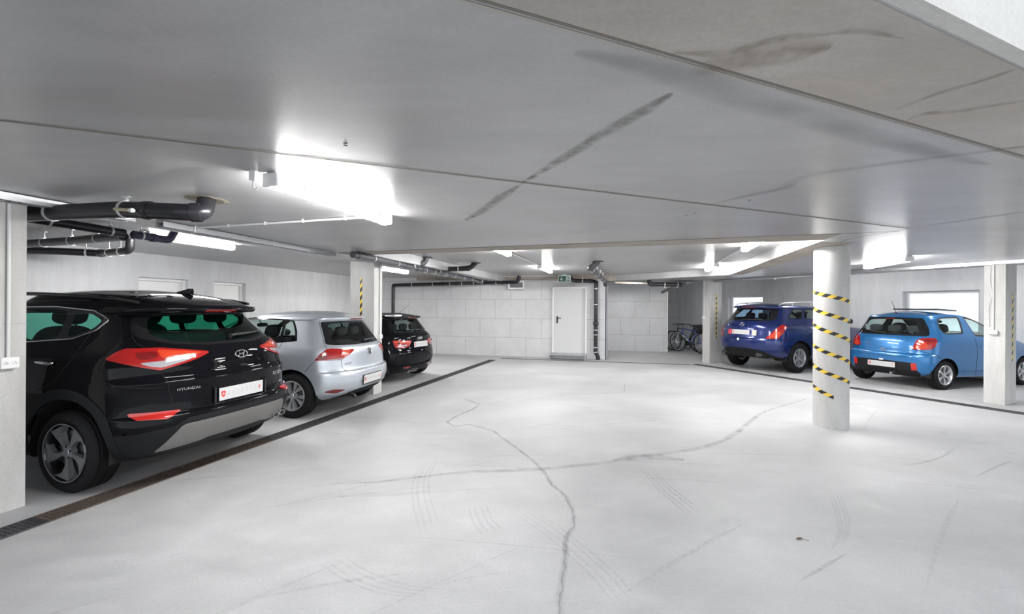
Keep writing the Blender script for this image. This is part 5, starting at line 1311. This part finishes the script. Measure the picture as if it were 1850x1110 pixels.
mb = MB(); mb.tube([(-.02, 0, 1.40), (-.32, 0, 1.62)], [.005, .0025], 6); mb.lathe([(.02, 0), (.012, .02)], 10, 0, Matrix.Translation((-.01, 0, 1.395))); mb.build('roof_antenna', m_trim, aon, smooth=True)

# light blue hatchback
yar, sh = build_car('parked_car', YARIS, (8.311, 9.135, 74.85), 'light blue three-door hatchback behind the round column', 'car', dict(
  paint=p_sky, wb=2.37, tyre=(.292, .185, .193), track=.80, arch=.335, rim='six', rim_mat=m_rims, glass=g_lite, ws_glass=g_lite, belt=1.0, surround=m_trim,
  lower=[], lower2=[([(.3, .15), (.56, .22), (.64, .305), (.585, .40), (.565, .515), (.2, .525), (-.2, .525), (-.565, .515), (-.585, .40), (-.64, .305), (-.56, .22), (-.3, .15)], 's', 'skid')], lower_parts={'skid': ('bumper_insert', m_clad, .001)},
  side_windows=[([(.0, 1.22), (.03, 1.33), (.09, 1.40), (.2, 1.425), (.66, 1.44), (.645, 1.3), (.56, 1.098), (.1, 1.088), (.03, 1.125)], [[(.035, 1.22), (.06, 1.32), (.11, 1.378), (.2, 1.40), (.61, 1.415), (.59, 1.29), (.52, 1.122), (.11, 1.112), (.05, 1.14)]]),
                ([(.79, 1.44), (.86, 1.05), (1.75, .985), (1.80, 1.0), (1.12, 1.385), (.95, 1.435)], [[(.815, 1.42), (.88, 1.07), (1.70, 1.005), (1.10, 1.36), (.95, 1.41)]])],
  rear_window=([(.3, 1.045), (.66, 1.05), (.705, 1.075), (.665, 1.2), (.54, 1.405), (.2, 1.42)], [(.3, 1.085), (.50, 1.09), (.545, 1.125), (.43, 1.355), (.2, 1.375)]),
  windshield=[(.66, 1.02), (.5, 1.38), (.3, 1.40)], brake=[(.10, 1.385), (.10, 1.405)],
  lamps=dict(tail=smooth_poly([(.505, .785), (.512, .86), (.56, .985), (.69, 1.018), (.805, 1.012), (.85, .95), (.835, .87), (.79, .808), (.70, .785)], 4), fog=[(.51, .503), (.594, .522), (.605, .382), (.517, .362)]),
  lamp_mat=dict(tail=m_red, fog=m_refl), lamp_name=dict(tail='tail_light', fog='rear_fog_light'),
  lenses=dict(amber=('tail', smooth_poly([(.54, .80), (.57, .90), (.66, .93), (.72, .88), (.69, .805)], 3)), dark=('tail', [(.60, .96), (.70, .99), (.80, .985), (.82, .95), (.70, .95)])), lens_name=dict(amber='brake_lens', dark='rear_lens'), lens_mat=dict(amber=m_orange, dark=m_deep),
  headlight=FRONT_LAMP(2.9, .62), grille=[(.35, .58), (.3, .63)],
  gaps=[([(.50, .79), (.555, .765), (.53, .68), (.46, .628), (0, .612)], 's'), ([(.505, .78), (.85, .70), (1.02, .62)], 's'), ([(.80, 1.04), (.85, .8), (.82, .27)], 'x'), ([(1.78, .98), (1.92, .8), (1.88, .3)], 'x'), ([(.40, .36), (1.95, .36)], 'x')],
  under=(-.36, 2.85), uz=.28, dash=1.65, seat_x=.80, bench_x=.10, mirror_in=(1.1, 0, 1.32), mirror=(1.60, 1.05), handles=[(1.0, .86)], cloth=m_cloth2, wiper=((.02, 1.085), (.42, 1.125)), shelf_x=-.12))
plate(yar, -.533, .44, 0, .52, .105)
M = flat_frame(sh, 0, .735)
mb = MB()
for a_, b_, y_ in ((.048, .032, 0), (.020, .030, 0), (.036, .013, .012)): mb.tube([M @ Vector((a_*math.cos(k*.2618), y_+b_*math.sin(k*.2618), .004)) for k in range(24)], .0035, 6, closed=True)
mb.build('emblem', m_chrome, yar, smooth=True)
mb = MB(); mb.ball((-.535, 0, .535), (.03, .09, .035), None, 0, .8); mb.build('plate_lamp', m_white, yar, smooth=True)
lettering('YARIS', .034, flat_frame(sh, .30, .86), m_chrome, yar, sx=1.1)
mb = MB(); mb.tube([(-.10, 0, 1.50), (-.24, 0, 1.77)], [.006, .003], 6); mb.ball((-.09, 0, 1.502), (.07, .035, .03)); mb.build('roof_antenna', m_trim, yar, smooth=True)
mb = MB(); M = Matrix.Translation((.62, 0, 1.572)) @ Matrix.Rotation(math.radians(3), 4, 'Y')
mb.box((.72, 0, 1.575), (.56, .84, .03), Matrix.Rotation(math.radians(3), 3, 'Y')); mb.build('sunroof', m_gloss, yar, bevel=.008)
mb = MB(); mb.tube(spline([(-.42, -.20, .30), (-.50, -.20, .28), (-.56, -.20, .275)], 5), .024, 12); mb.build('exhaust_pipe', m_exh, yar, smooth=True)

# dark blue SUV
mur, sh = build_car('parked_car', MURANO, (6.719, 11.298, 66.27), 'dark blue SUV with silver roof rails, partly behind the round column', 'car', dict(
  paint=p_navy, wb=2.825, tyre=(.372, .235, .225), track=.905, arch=.425, rim='six', rim_mat=m_rims, glass=g_blue, side_glass=g_dark, ws_glass=g_lite, belt=1.22,
  lower=[([(1.25, .2), (.98, .35), (.74, .41), (.60, .50), (.47, .562), (.2, .588), (-.2, .588), (-.47, .562), (-.60, .50), (-.74, .41), (-.98, .35), (-1.25, .2)], 's', 'lower')], lower_parts={'lower': ('bumper_cladding', m_clad, .002)},
  side_windows=[([(-.26, 1.345), (.05, 1.575), (.42, 1.595), (.25, 1.335), (.15, 1.325)], [[(-.20, 1.352), (.06, 1.553), (.375, 1.572), (.225, 1.352)]]),
                ([(.30, 1.335), (.47, 1.595), (1.35, 1.585), (1.6, 1.52), (2.35, 1.17), (1.3, 1.285)], [[(.34, 1.345), (.50, 1.572), (1.27, 1.565), (1.27, 1.30)], [(1.35, 1.295), (1.35, 1.562), (1.58, 1.50), (2.2, 1.2)]])],
  rear_window=([(.3, 1.272), (.58, 1.276), (.68, 1.30), (.72, 1.36), (.64, 1.586), (.2, 1.591)], [(.3, 1.312), (.50, 1.316), (.56, 1.345), (.51, 1.54), (.2, 1.553)]),
  windshield=[(.72, 1.16), (.55, 1.54), (.3, 1.56)], brake=[(.18, 1.608), (.18, 1.628)],
  lamps=dict(tail=[(.607, .851), (.70, .96), (.84, 1.13), (.91, 1.192), (1.0, 1.175), (1.075, 1.14), (1.02, 1.05), (.93, .92), (.874, .851), (.75, .845)]), lamp_mat=dict(tail=m_red), lamp_name={},
  lenses=dict(amber=('tail', [(.66, .868), (.80, 1.03), (.90, 1.03), (.93, .97), (.85, .868)])), lens_name=dict(amber='brake_lens'), lens_mat=dict(amber=m_orange), lamp_push=.008,
  headlight=FRONT_LAMP(3.5, .80), grille=[(.5, .66), (.55, .84)],
  gaps=[([(.61, 1.25), (.66, 1.1), (.60, .86), (.55, .845), (0, .83)], 's'), ([(.62, .845), (.9, .84), (1.2, .80)], 's'), ([(.30, 1.32), (.22, 1.1), (.40, .85)], 'x'), ([(1.31, 1.27), (1.34, .9), (1.30, .42)], 'x')],
  under=(-.7, 3.5), uz=.40, dash=2.05, seat_x=1.1, bench_x=.15, mirror_in=(1.6, 0, 1.48), mirror=(2.05, 1.24), mirror_mat=m_gloss, handles=[(.50, 1.10), (1.5, 1.08)], handle_mat=m_chrome, wiper=((.05, 1.285), (-.42, 1.30))))
plate(mur, -.935, .985, 0, .5, .115)
for s, nm, col in ((1, 'red_sticker', (.55, .05, .08)), (-1, 'pale_sticker', (.55, .52, .42))):
    p, n = sh.at(s*.345, .975); M = frame_at(p+n*.002, n); mb = MB(); mb.box((0, 0, .001), (.11, .135, .002)); q = mb.build(nm, pbr(nm, col, .4, var=.35, scale=30), mur); q.matrix_local = M
M = flat_frame(sh, 0, 1.165); mb = MB(); mb.tube([M @ Vector((.055*math.cos(k*.2094), .05*math.sin(k*.2094), .004)) for k in range(30)], .007, 8, closed=True); mb.tube([M @ Vector((-.075, 0, .008)), M @ Vector((.075, 0, .008))], .011, 6); mb.build('emblem', m_chrome, mur, smooth=True)
p, n = sh.at(.06, .80); mb = MB(); mb.lathe([(.032, 0), (.032, .002), (0, .002)], 20, 0, frame_at(p+n*.001, n)); mb.build('round_sticker', m_white, mur)
lettering('MURANO', .04, flat_frame(sh, .56, 1.03), m_chrome, mur, sx=1.1)
for s in (-1, 1):
    mb = MB(); mb.tube(spline([(-.36, s*.60, 1.655), (-.22, s*.615, 1.715), (.1, s*.63, 1.735), (.8, s*.64, 1.755), (1.25, s*.62, 1.725), (1.45, s*.60, 1.65)], 6), .018, 8)
    for x, z in ((.12, 1.69), (.85, 1.70)): mb.tube([(x, s*.63, z-.03), (x, s*.635, z+.05)], .018, 8)
    mb.build('roof_rail', m_rims, mur, smooth=True)
exhaust(mur, [(-.90, -.45, .44), (-.88, .55, .44)], .04, 1.0)
# ------------------------------------------------------------------ bicycles in the niche
m_bblue = pbr('blue bicycle paint', (.018, .05, .24), .25, coat=.6); m_bblack = pbr('black bicycle paint', (.012, .012, .014), .3, coat=.4); m_alu = pbr('bicycle alloy', (.55, .55, .56), .3, .85)
def bicycle(label, front, rear, mat, stripe=None, box=False, guards=False):
    f, r = Vector(front), Vector(rear); d = (f-r); ang = math.atan2(d.y, d.x); b = thing('bicycle', label, 'bicycle', r, ang); WB = 1.07; R_ = .345
    for x, nm in ((0, 'rear'), (WB, 'front')):
        w = MB(); w.tube([(R_*math.cos(k*.1309), 0, R_*math.sin(k*.1309)) for k in range(48)], .021, 8, closed=True); o = w.build('wheel', m_tyre, b, smooth=True); o.location = (x, 0, R_+.021)
        w = MB(); w.tube([((R_-.028)*math.cos(k*.1309), 0, (R_-.028)*math.sin(k*.1309)) for k in range(48)], .012, 6, closed=True)
        w.build('rim', m_alu, o, smooth=True)
        w = MB()
        for k in range(16):
            q = k*math.pi/8; w.tube([(.02*math.cos(q+.6), .02*(-1)**k, .02*math.sin(q+.6)), ((R_-.035)*math.cos(q), 0, (R_-.035)*math.sin(q))], .0022, 4)
        w.tube([(0, -.04, 0), (0, .04, 0)], .022, 10); w.build('spokes', m_alu, o)
        w = MB(); w.lathe([(.08, -.002), (.08, .002), (.03, .002), (.03, -.002)], 20, 0, Matrix.Translation((0, .045, 0)) @ Matrix.Rotation(math.pi/2, 4, 'X'), closed=True); w.build('brake_disc', m_alu, o)
        if guards:
            w = MB(); P = []
            for k in range(19):
                q = -.2+(math.pi+.2)*k/18; P += [((R_+.045)*math.cos(q), s*.028, (R_+.045)*math.sin(q)) for s in (-1, 1)]
            w.add(P, [(2*k, 2*k+1, 2*k+3, 2*k+2) for k in range(18)]); q = w.build('mudguard', m_bblack, b); q.location = (x, 0, R_+.021)
    z = R_+.021; bb = (.44, 0, .30); st = (.26, 0, .78); hd, hl = (.86, 0, .84), (.90, 0, .68)
    w = MB(); w.tube([bb, st], .019, 10); w.tube([st, hd], .017, 10); w.tube([bb, hl], .030, 12); w.tube([hl, hd], .024, 10)
    for s in (-1, 1): w.tube([bb, (0, s*.06, z)], .012, 8); w.tube([(.27, s*.02, .74), (0, s*.06, z)], .010, 8)
    w.build('frame', mat, b, smooth=True)
    if stripe:
        w = MB()
        for s in (-1, 1): w.box((.69, s*.0305, .515), (.32, .003, .022), Matrix.Rotation(-math.atan2(.38, .46), 3, 'Y'))
        w.build('stripe', stripe, b)
    w = MB()
    for s in (-1, 1): w.tube([(.90, s*.045, .66), (WB, s*.055, z)], .016, 8)
    w.tube([(.90, -.05, .66), (.90, .05, .66)], .018, 8); w.build('fork', m_bblack, b, smooth=True)
    w = MB(); w.tube([hd, (.83, 0, .95), (.90, 0, .99)], .016, 8); w.tube(rounded([(.82, -.34, .99), (.90, -.12, 1.0), (.90, .12, 1.0), (.82, .34, .99)], .06), .013, 8)
    for s in (-1, 1): w.tube([(.84, s*.26, .99), (.815, s*.35, .99)], .018, 8); w.tube([(.87, s*.22, .985), (.93, s*.30, .96)], .006, 6)
    w.build('handlebar', m_bblack, b, smooth=True)
    w = MB(); w.tube([st, (.23, 0, .92)], .014, 8); w.ball((.20, 0, .945), (.27, .14, .06), None, 0, .9); w.ball((.30, 0, .945), (.16, .06, .045)); w.build('saddle', m_bblack, b, smooth=True)
    w = MB(); w.lathe([(.09, -.003), (.09, .003), (.02, .004), (.02, -.004)], 24, 0, Matrix.Translation((bb[0], .055, bb[2])) @ Matrix.Rotation(math.pi/2, 4, 'X'), closed=True)
    for s in (-1, 1): w.tube([(bb[0], s*.07, bb[2]), (bb[0]+s*.05, s*.075, bb[2]-.16)], .010, 6); w.box((bb[0]+s*.05, s*.12, bb[2]-.165), (.09, .09, .02))
    w.build('crank', m_bblack, b, smooth=False)
    if box:
        w = MB()
        for s in (-1, 1): w.tube([(0, s*.07, z), (-.08, s*.07, .72), (.22, s*.07, .73)], .007, 6)
        w.build('rack', m_bblack, b, smooth=True)
    return b
b1 = bicycle('blue bicycle with a pale stripe, front one by the opening', (6.13, 15.72, 0), (6.60, 14.76, 0), m_bblue, m_signw)
b2 = bicycle('black bicycle with mudguards behind the blue bicycle', (6.10, 16.15, 0), (6.72, 15.28, 0), m_bblack, None, True, True)
mb = MB()
for s in (-1, 1):
    mb.box((0, s*.19, .125), (.42, .012, .25)); mb.box((s*.204, 0, .125), (.012, .37, .25))
mb.box((0, 0, .006), (.40, .37, .012))
for k in range(5):
    for s in (-1, 1): mb.box((0, s*.198, .03+k*.05), (.43, .008, .012))
o = mb.build('luggage_box', m_bblack, bevel=.004); o.location = (6.78, 15.25, .742); o.rotation_euler = (0, 0, 2.2); tag(o, 'dark luggage box standing on the rack of the black bicycle', 'box')
